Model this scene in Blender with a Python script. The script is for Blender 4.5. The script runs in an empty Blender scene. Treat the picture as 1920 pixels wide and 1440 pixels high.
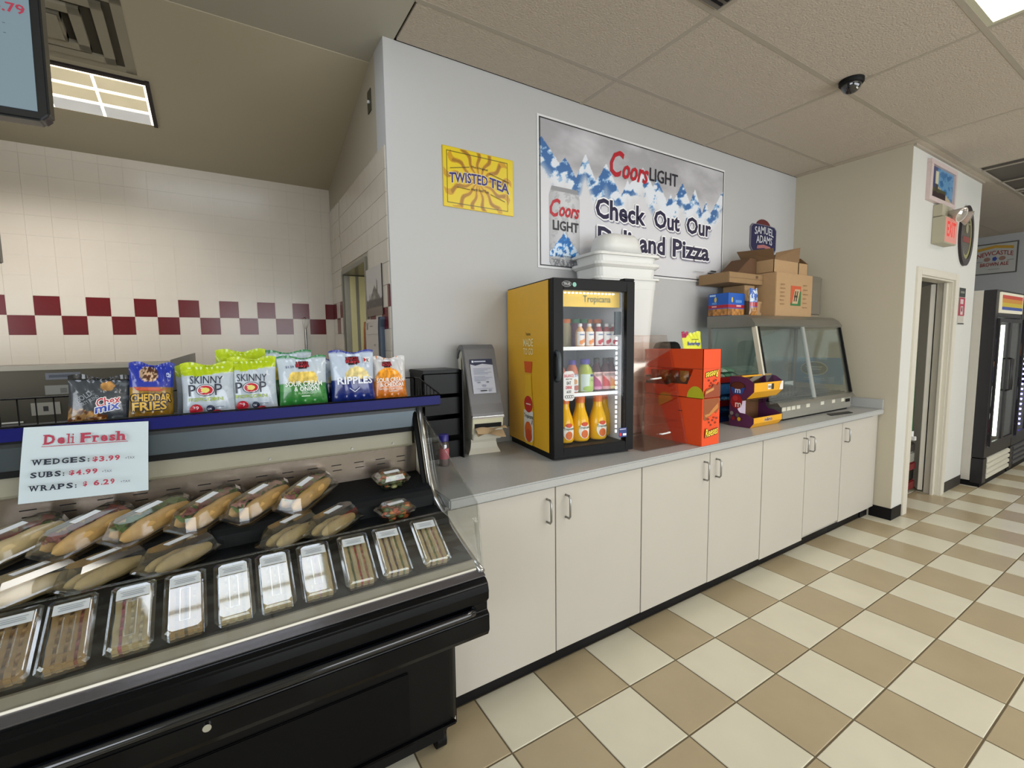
import bpy, bmesh, math, random
import numpy as np
from mathutils import Vector, Matrix
from mathutils.geometry import tessellate_polygon
random.seed(7)
S = bpy.context.scene
COL = S.collection
# ------------------------------------------------------------------ camera, world, exposure
F_PX, YAW, PITCH, ROLL = 861.22, .5587, -.0908, -.0131
cam = bpy.data.cameras.new('camera'); co = bpy.data.objects.new('camera', cam); COL.objects.link(co)
fw = Vector((math.sin(YAW)*math.cos(PITCH), math.cos(YAW)*math.cos(PITCH), math.sin(PITCH)))
r0 = Vector((math.cos(YAW), -math.sin(YAW), 0)); u0 = r0.cross(fw)
rt = r0*math.cos(ROLL)+u0*math.sin(ROLL); up = rt.cross(fw)
co.matrix_world = Matrix(((rt.x, up.x, -fw.x, -.8164), (rt.y, up.y, -fw.y, -1.6418), (rt.z, up.z, -fw.z, 1.5108), (0, 0, 0, 1)))
cam.sensor_width = 36; cam.lens = F_PX/1920*36; cam.clip_start = .03; cam.clip_end = 60
S.camera = co
W = bpy.data.worlds.new('daylight'); S.world = W; W.use_nodes = True
W.node_tree.nodes['Background'].inputs[0].default_value = (.80, .90, 1, 1)
W.node_tree.nodes['Background'].inputs[1].default_value = 1.2
S.view_settings.view_transform = 'Standard'; S.view_settings.look = 'None'
S.view_settings.gamma = 1; S.view_settings.use_curve_mapping = False
S.view_settings.exposure = -0.68
S.cycles.transparent_max_bounces = 32
LAMP = 11.5      # emission of the ceiling lamps
wl = bpy.data.lights.new('window_daylight', 'AREA'); wl.shape = 'RECTANGLE'; wl.size = 7; wl.size_y = 1.9
wl.energy = 330; wl.color = (.94, .97, 1)
wo = bpy.data.objects.new('window_daylight', wl); COL.objects.link(wo)
wo.location = (2.5, -5.35, 1.45); wo.rotation_euler = (math.radians(90), 0, 0)
wl2 = bpy.data.lights.new('added_side_daylight', 'AREA'); wl2.shape = 'RECTANGLE'; wl2.size = 3.8; wl2.size_y = 1.6  # fill light from the left, paired with the added side window
wl2.energy = 150; wl2.color = (.90, .95, 1)
wo2 = bpy.data.objects.new('added_side_daylight', wl2); COL.objects.link(wo2)
wo2.location = (-3.95, -2.9, 1.75); wo2.rotation_euler = (math.radians(90), 0, math.radians(-90))

# ------------------------------------------------------------------ materials
def lin(h):
    if not isinstance(h, str): return tuple(h)
    h = h.lstrip('#'); c = [int(h[i:i+2], 16)/255 for i in (0, 2, 4)]
    return tuple(x/12.92 if x <= .04045 else ((x+.055)/1.055)**2.4 for x in c)
MATS = {}
def mat(color, rough=.5, metal=0, noise=.06, scale=18, bump=0, bscale=200, emit=0, coat=0, spec=.5, name=None):
    key = (color, rough, metal, noise, scale, bump, bscale, emit, coat, spec)
    if key in MATS: return MATS[key]
    m = bpy.data.materials.new(name or 'finish'); m.use_nodes = True; N = m.node_tree.nodes; L = m.node_tree.links
    b = N['Principled BSDF']; c = lin(color)
    b.inputs['Roughness'].default_value = rough; b.inputs['Metallic'].default_value = metal
    b.inputs['Coat Weight'].default_value = coat; b.inputs['Specular IOR Level'].default_value = spec
    if noise:
        tc = N.new('ShaderNodeNewGeometry'); n = N.new('ShaderNodeTexNoise'); n.inputs['Scale'].default_value = scale; n.inputs['Detail'].default_value = 3
        L.new(tc.outputs['Position'], n.inputs['Vector'])
        r = N.new('ShaderNodeMix'); r.data_type = 'RGBA'
        r.inputs[6].default_value = tuple(x*(1-noise) for x in c)+(1,); r.inputs[7].default_value = tuple(min(1, x*(1+noise)) for x in c)+(1,)
        L.new(n.outputs[0], r.inputs[0]); L.new(r.outputs[2], b.inputs['Base Color'])
    else: b.inputs['Base Color'].default_value = c+(1,)
    if bump:
        tc = N.new('ShaderNodeNewGeometry'); n = N.new('ShaderNodeTexNoise'); n.inputs['Scale'].default_value = bscale
        L.new(tc.outputs['Position'], n.inputs['Vector'])
        q = N.new('ShaderNodeBump'); q.inputs['Strength'].default_value = bump; q.inputs['Distance'].default_value = .004
        L.new(n.outputs[0], q.inputs['Height']); L.new(q.outputs[0], b.inputs['Normal'])
    if emit:
        b.inputs['Emission Color'].default_value = c+(1,); b.inputs['Emission Strength'].default_value = emit
    MATS[key] = m; return m
def ink(c): return mat(c, .5, noise=0, name='ink')
def clear(tint='ffffff', base=.05, rough=.04, edge=.5, key=None):
    k = ('clear', tint, base, rough, edge)
    if k in MATS: return MATS[k]
    m = bpy.data.materials.new('clear_plastic'); m.use_nodes = True; N = m.node_tree.nodes; L = m.node_tree.links; N.clear()
    o = N.new('ShaderNodeOutputMaterial'); t = N.new('ShaderNodeBsdfTransparent'); g = N.new('ShaderNodeBsdfGlossy'); x = N.new('ShaderNodeMixShader')
    lw = N.new('ShaderNodeLayerWeight'); lw.inputs[0].default_value = .35
    mr = N.new('ShaderNodeMapRange'); mr.inputs[3].default_value = base; mr.inputs[4].default_value = edge
    t.inputs[0].default_value = lin(tint)+(1,); g.inputs['Roughness'].default_value = rough
    L.new(lw.outputs['Facing'], mr.inputs[0]); L.new(mr.outputs[0], x.inputs[0]); L.new(t.outputs[0], x.inputs[1]); L.new(g.outputs[0], x.inputs[2]); L.new(x.outputs[0], o.inputs[0])
    MATS[k] = m; return m
def glow(color, s, base=.8):
    k = ('glow', color, s, base)
    if k in MATS: return MATS[k]
    m = bpy.data.materials.new('light_source'); m.use_nodes = True; b = m.node_tree.nodes['Principled BSDF']
    b.inputs['Base Color'].default_value = (base, base, base, 1); b.inputs['Emission Color'].default_value = lin(color)+(1,); b.inputs['Emission Strength'].default_value = s
    MATS[k] = m; return m
def vcol(rough=.5, coat=0, emit=0):
    k = ('vcol', rough, coat, emit)
    if k in MATS: return MATS[k]
    m = bpy.data.materials.new('printed_surface'); m.use_nodes = True; N = m.node_tree.nodes; b = N['Principled BSDF']
    a = N.new('ShaderNodeAttribute'); a.attribute_name = 'Col'; m.node_tree.links.new(a.outputs['Color'], b.inputs['Base Color'])
    b.inputs['Roughness'].default_value = rough; b.inputs['Coat Weight'].default_value = coat
    if emit: m.node_tree.links.new(a.outputs['Color'], b.inputs['Emission Color']); b.inputs['Emission Strength'].default_value = emit
    MATS[k] = m; return m

# ------------------------------------------------------------------ objects
OFF = {}
def thing(name, label, cat, loc=(0, 0, 0), rz=0, group=None, rot=None, world=False):
    o = bpy.data.objects.new(name, None); COL.objects.link(o); o.location = loc; o.empty_display_size = .05
    o.rotation_euler = rot if rot else (0, 0, rz)
    o['label'] = label; o['category'] = cat
    if group: o['group'] = group
    if world: OFF[o.name] = Vector(loc)
    return o
def tag(o, label, cat, group=None):
    o['label'] = label; o['category'] = cat
    if group: o['group'] = group
    return o
def copy_tree(o, parent=None):
    c = o.copy(); COL.objects.link(c)
    if parent: c.parent = parent
    for ch in o.children: copy_tree(ch, c)
    return c
class MB:
    def __init__(s): s.v = []; s.f = []; s.m = []; s.mats = []; s.sm = []
    def mi(s, m):
        if m not in s.mats: s.mats.append(m)
        return s.mats.index(m)
    def add(s, vs, fs, m, M=None, smooth=False):
        b = len(s.v)
        s.v += [tuple(M @ Vector(p)) for p in vs] if M is not None else [tuple(p) for p in vs]
        k = s.mi(m)
        for f in fs: s.f.append([b+i for i in f]); s.m.append(k); s.sm.append(smooth)
        return s
    def box(s, x0, y0, z0, x1, y1, z1, m, M=None):
        v = [(x, y, z) for z in (z0, z1) for y in (y0, y1) for x in (x0, x1)]
        return s.add(v, [(0, 2, 3, 1), (4, 5, 7, 6), (0, 1, 5, 4), (2, 6, 7, 3), (0, 4, 6, 2), (1, 3, 7, 5)], m, M)
    def prism(s, pts, axis, a, b, m, M=None, caps=True, smooth=False):
        # pts: 2D outline in the plane normal to axis; x->(y,z), y->(x,z), z->(x,y)
        def P(p, t): return {'x': (t, p[0], p[1]), 'y': (p[0], t, p[1]), 'z': (p[0], p[1], t)}[axis]
        n = len(pts); v = [P(p, a) for p in pts]+[P(p, b) for p in pts]
        f = [(i, (i+1) % n, n+(i+1) % n, n+i) for i in range(n)]
        s.add(v, f, m, M, smooth)
        if caps:
            t = tessellate_polygon([[Vector((p[0], p[1], 0)) for p in pts]])
            s.add(v, [tuple(q) for q in t]+[tuple(n+i for i in reversed(q)) for q in t], m, M)
        return s
    def shell(s, pts, axis, a, b, th, m, M=None):
        # open bent sheet of thickness th along an outline
        n = len(pts); out = []
        for i, p in enumerate(pts):
            q = pts[min(i+1, n-1)]; r = pts[max(i-1, 0)]; d = Vector((q[0]-r[0], q[1]-r[1])).normalized()
            out.append((p[0]-d.y*th, p[1]+d.x*th))
        return s.prism(list(pts)+out[::-1], axis, a, b, m, M)
    def lathe(s, prof, m, M=None, n=20, smooth=True, sx=1, sy=1):
        v = []; f = []
        for r, z in prof:
            for i in range(n):
                a = 2*math.pi*i/n; v.append((r*math.cos(a)*sx, r*math.sin(a)*sy, z))
        for j in range(len(prof)-1):
            for i in range(n): f.append((j*n+i, j*n+(i+1) % n, (j+1)*n+(i+1) % n, (j+1)*n+i))
        s.add(v, f, m, M, smooth)
        k = len(prof)-1
        if prof[0][0] > 0: s.add([v[i] for i in range(n)], [tuple(range(n))[::-1]], m, M)
        if prof[k][0] > 0: s.add([v[k*n+i] for i in range(n)], [tuple(range(n))], m, M)
        return s
    def cyl(s, p0, p1, r, m, n=10, r1=None):
        p0 = Vector(p0); p1 = Vector(p1); d = p1-p0; q = d.to_track_quat('Z', 'Y').to_matrix().to_4x4(); q.translation = p0
        return s.lathe([(r, 0), (r if r1 is None else r1, d.length)], m, q, n)
    def tube(s, pts, r, m, n=8):
        pts = [Vector(p) for p in pts]; v = []; f = []; pn = None
        for i, p in enumerate(pts):
            d = (pts[min(i+1, len(pts)-1)]-pts[max(i-1, 0)]).normalized()
            if pn is None: pn = d.orthogonal().normalized()
            pn = (pn-d*pn.dot(d)).normalized(); b = d.cross(pn)
            for k in range(n):
                a = 2*math.pi*k/n; v.append(p+(pn*math.cos(a)+b*math.sin(a))*r)
        for i in range(len(pts)-1):
            for k in range(n): f.append((i*n+k, i*n+(k+1) % n, (i+1)*n+(k+1) % n, (i+1)*n+k))
        f += [tuple(range(n))[::-1], tuple((len(pts)-1)*n+k for k in range(n))]
        return s.add(v, f, m, None, True)
    def grid(s, fn, nu, nv, m, smooth=True, M=None):
        v = [fn(i/nu, j/nv) for j in range(nv+1) for i in range(nu+1)]
        f = [(j*(nu+1)+i, j*(nu+1)+i+1, (j+1)*(nu+1)+i+1, (j+1)*(nu+1)+i) for j in range(nv) for i in range(nu)]
        return s.add(v, f, m, M, smooth)
    def build(s, name, parent=None, bevel=0, kind=None, seg=2):
        off = OFF.get(parent.name, Vector((0, 0, 0))) if parent else Vector((0, 0, 0))
        me = bpy.data.meshes.new(name); me.from_pydata([tuple(Vector(p)-off) for p in s.v], [], s.f)
        for m in s.mats: me.materials.append(m)
        me.polygons.foreach_set('material_index', s.m); me.polygons.foreach_set('use_smooth', s.sm)
        if bevel:
            bm = bmesh.new(); bm.from_mesh(me); bmesh.ops.remove_doubles(bm, verts=bm.verts, dist=1e-6)
            bmesh.ops.recalc_face_normals(bm, faces=bm.faces)
            bmesh.ops.bevel(bm, geom=[e for e in bm.edges if len(e.link_faces) == 2 and e.calc_face_angle() > .5], offset=bevel, segments=seg, affect='EDGES', clamp_overlap=True)
            bm.to_mesh(me); bm.free()
        me.validate(); me.update()
        o = bpy.data.objects.new(name, me); COL.objects.link(o)
        if parent: o.parent = parent; OFF[o.name] = off
        if kind: o['kind'] = kind
        return o
def bx(name, parent, x0, y0, z0, x1, y1, z1, m, bevel=0, kind=None, label=None, M=None):
    o = MB().box(x0, y0, z0, x1, y1, z1, m, M).build(name, parent, bevel, kind)
    if label: o['label'] = label
    return o
def struct(o): o['kind'] = 'structure'; return o
# ------------------------------------------------------------------ flat print: shapes and lettering laid on a surface
TXT = {}
def text_mesh(t, bold, shear):
    k = (t, bold, shear)
    if k not in TXT:
        c = bpy.data.curves.new('lettering', 'FONT'); c.body = t; c.offset = bold*.5; c.shear = shear; c.resolution_u = 2; c.align_x = 'LEFT'
        o = bpy.data.objects.new('lettering', c); COL.objects.link(o)
        me = bpy.data.meshes.new_from_object(o.evaluated_get(bpy.context.evaluated_depsgraph_get()))
        v = [(p.co.x, p.co.y) for p in me.vertices]; f = [tuple(p.vertices) for p in me.polygons]
        xs = [p[0] for p in v] or [0]; ys = [p[1] for p in v] or [0]
        w = (max(xs)-min(xs)) or 1; h = (max(ys)-min(ys)) or 1
        TXT[k] = ([((x-min(xs))/w, (y-min(ys))/h) for x, y in v], f)
        bpy.data.objects.remove(o); bpy.data.curves.remove(c); bpy.data.meshes.remove(me)
    return TXT[k]
class Print:
    def __init__(s): s.it = []
    def poly(s, pts, c, up=0):
        t = tessellate_polygon([[Vector((p[0], p[1], 0)) for p in pts]]); s.it.append((list(pts), [tuple(q) for q in t], c, up)); return s
    def rect(s, x0, y0, x1, y1, c, up=0): return s.poly([(x0, y0), (x1, y0), (x1, y1), (x0, y1)], c, up)
    def ell(s, cx, cy, rx, ry, c, n=24, up=0): return s.poly([(cx+rx*math.cos(2*math.pi*i/n), cy+ry*math.sin(2*math.pi*i/n)) for i in range(n)], c, up)
    def line(s, x0, y0, x1, y1, w, c):
        d = Vector((x1-x0, y1-y0)).normalized()*w/2; return s.poly([(x0+d.y, y0-d.x), (x1+d.y, y1-d.x), (x1-d.y, y1+d.x), (x0-d.y, y0+d.x)], c)
    def text(s, t, x0, y0, x1, y1, c, bold=.01, shear=0, rot=0, warp=None, out=None, ow=.0):
        v, f = text_mesh(t, bold, shear)
        def place(vv):
            q = [(x0+a*(x1-x0), y0+b*(y1-y0)) for a, b in vv]
            if rot:
                mx, my = (x0+x1)/2, (y0+y1)/2; cs, sn = math.cos(rot), math.sin(rot)
                q = [(mx+(a-mx)*cs-(b-my)*sn, my+(a-mx)*sn+(b-my)*cs) for a, b in q]
            return [warp(*p) for p in q] if warp else q
        if out:
            for q, (dx, dy) in enumerate(((-1, 0), (1, 0), (0, 1), (0, -1), (-.7, -.7), (.7, -.7), (.7, .7), (-.7, .7))):
                s.it.append(([(a+dx*ow, b+dy*ow) for a, b in place(v)], f, out, -1 if q else 0))
        s.it.append((place(v), f, c, 0)); return s
    def build(s, name, parent, fn, rough=.5, step=.0005, base=.0008, emit=0, div=0):
        """fn(u, v, d) -> point, d = distance off the surface"""
        mb = MB(); lay = 0
        for pts, f, c, up in s.it:
            lay += 1 if up >= 0 else .12
            m = glow(c, emit, .02) if emit else mat(c, rough, noise=0, name='ink')
            if div:
                pts = list(pts); todo = [tuple(q) for g in f for q in ([g] if len(g) == 3 else [(g[0], g[i], g[i+1]) for i in range(1, len(g)-1)])]; f = []; mid = {}
                while todo:
                    a, b, c = todo.pop(); ls = sorted((((pts[i][0]-pts[j][0])**2+(pts[i][1]-pts[j][1])**2, i, j, k) for i, j, k in ((a, b, c), (b, c, a), (c, a, b))), reverse=True)[0]
                    if ls[0] > div*div:
                        _, i, j, k = ls; key = (min(i, j), max(i, j))
                        if key not in mid: mid[key] = len(pts); pts.append(((pts[i][0]+pts[j][0])/2, (pts[i][1]+pts[j][1])/2))
                        n = mid[key]; todo += [(i, n, k), (n, j, k)]
                    else: f.append((a, b, c))
            mb.add([fn(u, v, base+step*lay) for u, v in pts], f, m)
        return mb.build(name, parent)
def on_y(y, x0=0, z0=0, sgn=-1):  # surface facing -Y at y
    return lambda u, v, d: (x0+u, y+sgn*d, z0+v)
def on_x(x, y0=0, z0=0, du=-1):   # surface facing -X; u runs towards -Y (left to right as seen)
    return lambda u, v, d: (x-d, y0+du*u, z0+v)
def canvas(name, parent, fn, nu, nv, color, rough=.5, coat=0, emit=0, smooth=True):
    """fn(u,v) -> point, color(U,V arrays) -> rgb (sRGB 0..1) painted on the mesh points"""
    mb = MB().grid(fn, nu, nv, vcol(rough, coat, emit), smooth); o = mb.build(name, parent)
    V, U = np.meshgrid(np.linspace(0, 1, nv+1), np.linspace(0, 1, nu+1), indexing='ij')
    c = np.clip(color(U.ravel(), V.ravel()), 0, 1); c = np.where(c <= .04045, c/12.92, ((c+.055)/1.055)**2.4)
    a = o.data.color_attributes.new('Col', 'FLOAT_COLOR', 'POINT')
    a.data.foreach_set('color', np.concatenate([c, np.ones((len(c), 1))], 1).ravel().astype(np.float32)); return o
RN = np.random.RandomState(3); TAB = RN.rand(64, 64)
def vn(x, y):
    xi = np.floor(x).astype(int); yi = np.floor(y).astype(int); fx = x-xi; fy = y-yi; fx = fx*fx*(3-2*fx); fy = fy*fy*(3-2*fy)
    g = lambda a, b: TAB[a % 64, b % 64]
    return (g(xi, yi)*(1-fx)+g(xi+1, yi)*fx)*(1-fy)+(g(xi, yi+1)*(1-fx)+g(xi+1, yi+1)*fx)*fy
def fbm(x, y, o=4): return sum(vn(x*2**k+7*k, y*2**k+3*k)/2**k for k in range(o))/sum(1/2**k for k in range(o))
def rgb(h): h = h.lstrip('#'); return np.array([int(h[i:i+2], 16)/255 for i in (0, 2, 4)])
def lay(c, mask, col):
    m = np.clip(mask, 0, 1)[:, None]; return c*(1-m)+(rgb(col) if isinstance(col, str) else col)*m

M_WALL = mat('b4b4b3', .55, noise=.02, scale=3, bump=.08, bscale=60, name='painted_wall')
M_WALLW = mat('a69f8e', .55, noise=.02, scale=3, bump=.08, bscale=60, name='painted_wall_warm')
M_STEEL = mat('9a9a96', .28, .9, noise=.08, scale=40, name='stainless')
M_CHROME = mat('d0d0d0', .12, 1, noise=0, name='chrome')
M_BLACK = mat('050506', .35, noise=.1, name='black_gloss', spec=.2)
M_BLACKM = mat('0a0a0b', .6, noise=.1, spec=.2, name='black_matte')
M_RUB = mat('0c0b0e', .5, noise=.1, spec=.25, name='black_vinyl')
M_CREAM = mat('c9c4b2', .45, noise=.03, name='cream_plastic')
M_WHITE = mat('e3e3e0', .4, noise=.02, name='white_plastic')
M_CARD = mat('a98a64', .8, noise=.06, scale=30, name='cardboard')
M_CARDD = mat('7d6143', .8, noise=.06, scale=30, name='cardboard_inner')
M_LAM = mat('b9b4aa', .35, noise=.02, scale=4, name='laminate_door')
M_TOP = mat('a9aaa8', .3, noise=.10, scale=110, name='laminate_top')
M_CLR = clear()
M_BREAD = mat('d9a45c', .7, noise=.18, scale=60, bump=.2, bscale=120, name='bread_crust')
M_TRIMW = mat('cdc8b9', .4, noise=.02, name='painted_trim')

# ================================================================== FLOOR
T = .3048
floor = struct(MB().box(-5, -5.6, -.05, 12, 3, -.0035, mat('6b6049', .8, noise=.1, name='grout')).build('floor'))
M_TAN = mat('ab9c7e', .3, noise=.10, scale=5, bump=.15, bscale=25, name='tan_tile')
M_LIT = mat('d2cdb8', .3, noise=.08, scale=5, bump=.15, bscale=25, name='cream_tile')
def tile_mesh(m):
    h = T/2-.0035; c = .0015
    v = [(-h, -h, -.008), (h, -h, -.008), (h, h, -.008), (-h, h, -.008), (-h, -h, -c), (h, -h, -c), (h, h, -c), (-h, h, -c),
         (-h+.002, -h+.002, 0), (h-.002, -h+.002, 0), (h-.002, h-.002, 0), (-h+.002, h-.002, 0)]
    f = [(8, 9, 10, 11)]+[(a+i, a+(i+1) % 4, a+4+(i+1) % 4, a+4+i) for a in (0, 4) for i in range(4)]
    me = bpy.data.meshes.new('tile'); me.from_pydata(v, [], f); me.materials.append(m); return me
TM = [tile_mesh(M_LIT), tile_mesh(M_TAN)]
ROWS = {-1: (12, 22), 0: (-1, 22), 1: (-1, 22), 2: (0, 18), 3: (1, 13), 4: (3, 9)}
solo = set()
for j, (a, b) in ROWS.items():
    for i in range(a, b+1):
        solo.add((i, j)); o = bpy.data.objects.new('tile', TM[(i+j) % 2]); COL.objects.link(o); o.parent = floor
        o.location = ((i+.5)*T, -(j+.5)*T, 0)
mb = MB()
for j in range(-7, 18):
    for i in range(-14, 36):
        if (i, j) in solo: continue
        me = TM[(i+j) % 2]; mb.add([v.co for v in me.vertices], [tuple(p.vertices) for p in me.polygons], me.materials[0], Matrix.Translation(((i+.5)*T, -(j+.5)*T, 0)))
mb.build('tile_field', floor, kind='stuff')

# ================================================================== WALLS
X0, YW, ZC, XP, YP = -.075, .687, 2.995, 3.776, -.17
struct(MB().box(X0, YW, 0, XP, YW+.15, ZC, M_WALL).build('wall_back'))
# partition running back into the deli kitchen, with a doorway
mb = MB(); x0, x1 = X0, X0+.15
mb.box(x0, YW+.15, 0, x1, 1.119, 3.1, M_WALLW).box(x0, 1.762, 0, x1, 2.25, 3.1, M_WALLW).box(x0, 1.119, 2.02, x1, 1.762, 3.1, M_WALLW)
side = struct(mb.build('wall_deli_side'))
M_TW = mat('c6bdaf', .2, noise=.04, scale=9, name='white_glazed_tile'); M_TR = mat('5e0d14', .2, noise=.12, scale=9, name='red_glazed_tile')
P = .1137
mb = MB()
for r in range(-4, 7):
    for k in range(13):
        ya, yb = 2.1-(k+1)*P+.001, 2.1-k*P-.001
        if ya < YW+.02: ya = YW+.02
        if ya < 1.762+.04 and yb > 1.119-.04:
            if ya > 1.762-.02: ya = max(ya, 1.80)
            elif yb < 1.13: yb = min(yb, 1.08)
            else:
                if 1.702+r*P < 2.03: continue
        if yb-ya < .01 or (1.702+r*P < 2.03 and ya < 1.8 and yb > 1.08 and not (yb <= 1.08 or ya >= 1.8)): continue
        red = (r == 0 and k % 2 == 0) or (r == -1 and k % 2 == 1)
        mb.box(X0-.006, ya, 1.702+r*P+.001, X0, yb, 1.702+(r+1)*P-.001, M_TR if red else M_TW)
mb.build('tile_field', side, kind='stuff')
deli = struct(MB().box(-4, 2.11, 0, X0, 2.25, 2.72, mat('d0c9bb', .7, noise=.03)).build('wall_deli'))
def dt(w, m):
    me = bpy.data.meshes.new('tile'); mm = MB().box(.0004, -.002, .0004, w-.0004, 0, P-.0004, m)
    me.from_pydata(mm.v, [], mm.f); me.materials.append(m); return me
DT = {(c, w): dt(w, m) for c, m in (('w', M_TW), ('r', M_TR)) for w in (P, .066)}
for r in range(-4, 9):
    for k in range(-1, 16):
        red = (r == 0 and k % 2 == 1) or (r == -1 and k % 2 == 0); w = P if k < 15 else .066
        o = bpy.data.objects.new('tile', DT[('r' if red else 'w', w)]); COL.objects.link(o); o.parent = deli
        o.location = (-1.846+k*P, 2.11, 1.702+r*P); 
mb = MB().box(-4.1, -5.4, 0, -4, -4.8, 3.1, M_WALLW).box(-4.1, -1.0, 0, -4, 2.2, 3.1, M_WALLW).box(-4.1, -4.8, 0, -4, -1.0, .95, M_WALLW).box(-4.1, -4.8, 2.55, -4, -1.0, 3.1, M_WALLW); struct(mb.build('wall_left'))
mb = MB()
for k in range(4): y = -4.8+k*3.8/3; mb.box(-4.08, y-.03, .95, -4.02, y+.03, 2.55, M_STEEL)
wn2 = struct(mb.build('added_side_window')); bx('pane', wn2, -4.06, -4.8, .95, -4.055, -1.0, 2.55, M_CLR)  # unseen window added on the left to go with the fill light
# return wall, cupboard wall with doorway, alcove
M_WALLR = mat('b8b09c', .55, noise=.02, scale=3, bump=.08, bscale=60); M_WALLC = mat('ccccc6', .55, noise=.02, scale=3, bump=.08, bscale=60)
mb = MB().box(XP+.0005, YP, 0, XP+.12, 1.0, ZC, M_WALLR); struct(mb.build('wall_return'))
mb = MB().box(XP+.004, YP-.0015, 0, 4.075, YP+.11, ZC, M_WALLC).box(4.90, YP, 0, 5.50, YP+.11, ZC, M_WALLC).box(4.075, YP-.0015, 2.02, 4.90, YP+.11, ZC, M_WALLC)
mb.box(5.39, YP+.11, 0, 5.50, .95, ZC, M_WALL).box(XP+.12, .9, 0, 5.39, 1.0, ZC, M_WALL)
struct(mb.build('wall_closet'))
struct(MB().box(5.5, .9, 0, 9.1, 1.0, 3.1, M_WALL).build('wall_alcove'))
struct(MB().box(9, -5.4, 0, 9.1, 1, 3.1, mat('a4a6a6', .6, noise=.03)).build('wall_right'))
mb = MB()
for a, b in ((-4.1, -1.2), (6.2, 9.1)): mb.box(a, -5.5, 0, b, -5.4, 3.1, M_WALLW)
mb.box(-1.2, -5.5, 0, 6.2, -5.4, .45, M_WALLW).box(-1.2, -5.5, 2.45, 6.2, -5.4, 3.1, M_WALLW)
struct(mb.build('wall_front'))
mb = MB()
for k in range(7): x = -1.2+k*7.4/6; mb.box(x-.03, -5.48, .45, x+.03, -5.42, 2.45, M_STEEL)
wn = struct(mb.build('window_1')); bx('pane', wn, -1.2, -5.455, .45, 6.2, -5.45, 2.45, M_CLR)
# base mouldings
struct(MB().box(XP-.004, YP-.006, 0, XP, -.02, .10, M_RUB).box(XP-.006, YP-.008, 0, 3.975, YP, .10, M_RUB).build('baseboard_return', bevel=.002))
struct(MB().box(5.02, YP-.006, 0, 5.5, YP, .10, mat('2e2b27', .6)).build('baseboard_closet', bevel=.002))

# ================================================================== CEILING
ceil = struct(MB().box(-.02, -5.5, ZC+.02, 9.1, 1.0, ZC+.1, mat('5b564f', .9)).build('ceiling'))
M_GYP = mat('aaa698', .75, noise=.04, scale=2, bump=.05, bscale=40, name='painted_gypsum')
for q in ((-4.1, -5.5, -1.42, .93), (-.34, -5.5, -.02, .93), (-1.42, -5.5, -.34, 0), (-1.42, .56, -.34, .93)): bx('gypsum_panel', ceil, q[0], q[1], ZC, q[2], q[3], ZC+.1, M_GYP)
bx('added_lamp_housing', ceil, -1.42, 0, ZC+.09, -.34, .56, ZC+.1, M_GYP)  # recess for the ceiling light added above the deli case
sl = -.277
MB().prism([(.93, ZC-.004), (2.25, ZC-.004+sl*1.32), (2.25, ZC+.1), (.93, ZC+.1)], 'x', -4.1, X0+.15, mat('aaa08a', .75, noise=.04, scale=2, name='painted_gypsum_warm')).build('sloped_panel', ceil)
M_CT = mat('b5aa9c', .95, noise=.08, scale=70, bump=.9, bscale=110, name='acoustic_tile')
M_GRID = mat('a39a8c', .5, noise=.03, name='grid_enamel')
GX = [-.02, 1.175, 2.405, 3.70, 4.95, 6.2, 7.45, 8.7, 9.1]; GY = [.687, .372, -.248, -.858, -1.468, -2.078, -2.688, -3.3, -3.9, -4.5, -5.1]
LIT = {(1, 4), (4, 4), (6, 4), (1, 8), (4, 8), (6, 8)}; OPEN = {(4, 2), (5, 2), (6, 2)}
TROF = []
for i in range(len(GX)-1):
    for j in range(len(GY)-1):
        x0, x1, y1, y0 = GX[i]+.011, GX[i+1]-.011, GY[j]-.011, GY[j+1]+.011
        if (i, j) in LIT or (i == 1 and j == 3): TROF.append((x0, y0, x1, y1)); continue
        if (i, j) in OPEN: continue
        bx('ceiling_tile', ceil, x0, y0, ZC-.003, x1, y1, ZC+.012, M_CT)
for x in GX[1:-1]: bx('grid_bar', ceil, x-.012, -5.2, ZC-.004, x+.012, .687, ZC+.014, M_GRID)
for y in GY[1:]: bx('grid_bar', ceil, -.02, y-.012, ZC-.0045, 9.0, y+.012, ZC+.014, M_GRID)
mb = MB()
for x in np.arange(5.07, 8.6, .6): mb.box(x, -.86, ZC-.006, x+.02, -.24, ZC+.0, M_GRID)
mb.build('grid_bar', ceil)
bx('soffit_strip', ceil, XP, YP-.02, ZC-.02, 5.5, YP, ZC, M_GRID)
def troffer(x0, y0, x1, y1, label, s=1.0, tint='fffaf0'):
    t = thing('ceiling_light', label, 'ceiling light', ((x0+x1)/2, (y0+y1)/2, ZC), world=True)
    fr = mat('b9b7a0', .4, noise=0); w = .025
    MB().box(x0, y0, ZC-.003, x1, y0+w, ZC+.015, fr).box(x0, y1-w, ZC-.003, x1, y1, ZC+.015, fr).box(x0, y0+w, ZC-.003, x0+w, y1-w, ZC+.015, fr).box(x1-w, y0+w, ZC-.003, x1, y1-w, ZC+.015, fr).build('frame', t)
    bx('diffuser', t, x0+w, y0+w, ZC+.004, x1-w, y1-w, ZC+.012, glow(tint, LAMP*s))
    ym = (y0+y1)/2; bx('centre_bar', t, x0+w, ym-.012, ZC-.002, x1-w, ym+.012, ZC+.003, mat('d8d4b0', .5, noise=0))
LB = ['recessed fluorescent ceiling light at the upper right corner beside the dome camera', 'recessed ceiling light above the customer floor behind the camera', 'recessed ceiling light in front of the drink coolers', 'recessed ceiling light over the far aisle by the right wall', 'recessed ceiling light near the front windows', 'recessed ceiling light near the front windows, middle', 'recessed ceiling light near the front windows, far right']
TROF.sort(key=lambda q: (-q[3], q[0]))
for k, q in enumerate(TROF): troffer(*q, LB[k % len(LB)], 1.0)
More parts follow.
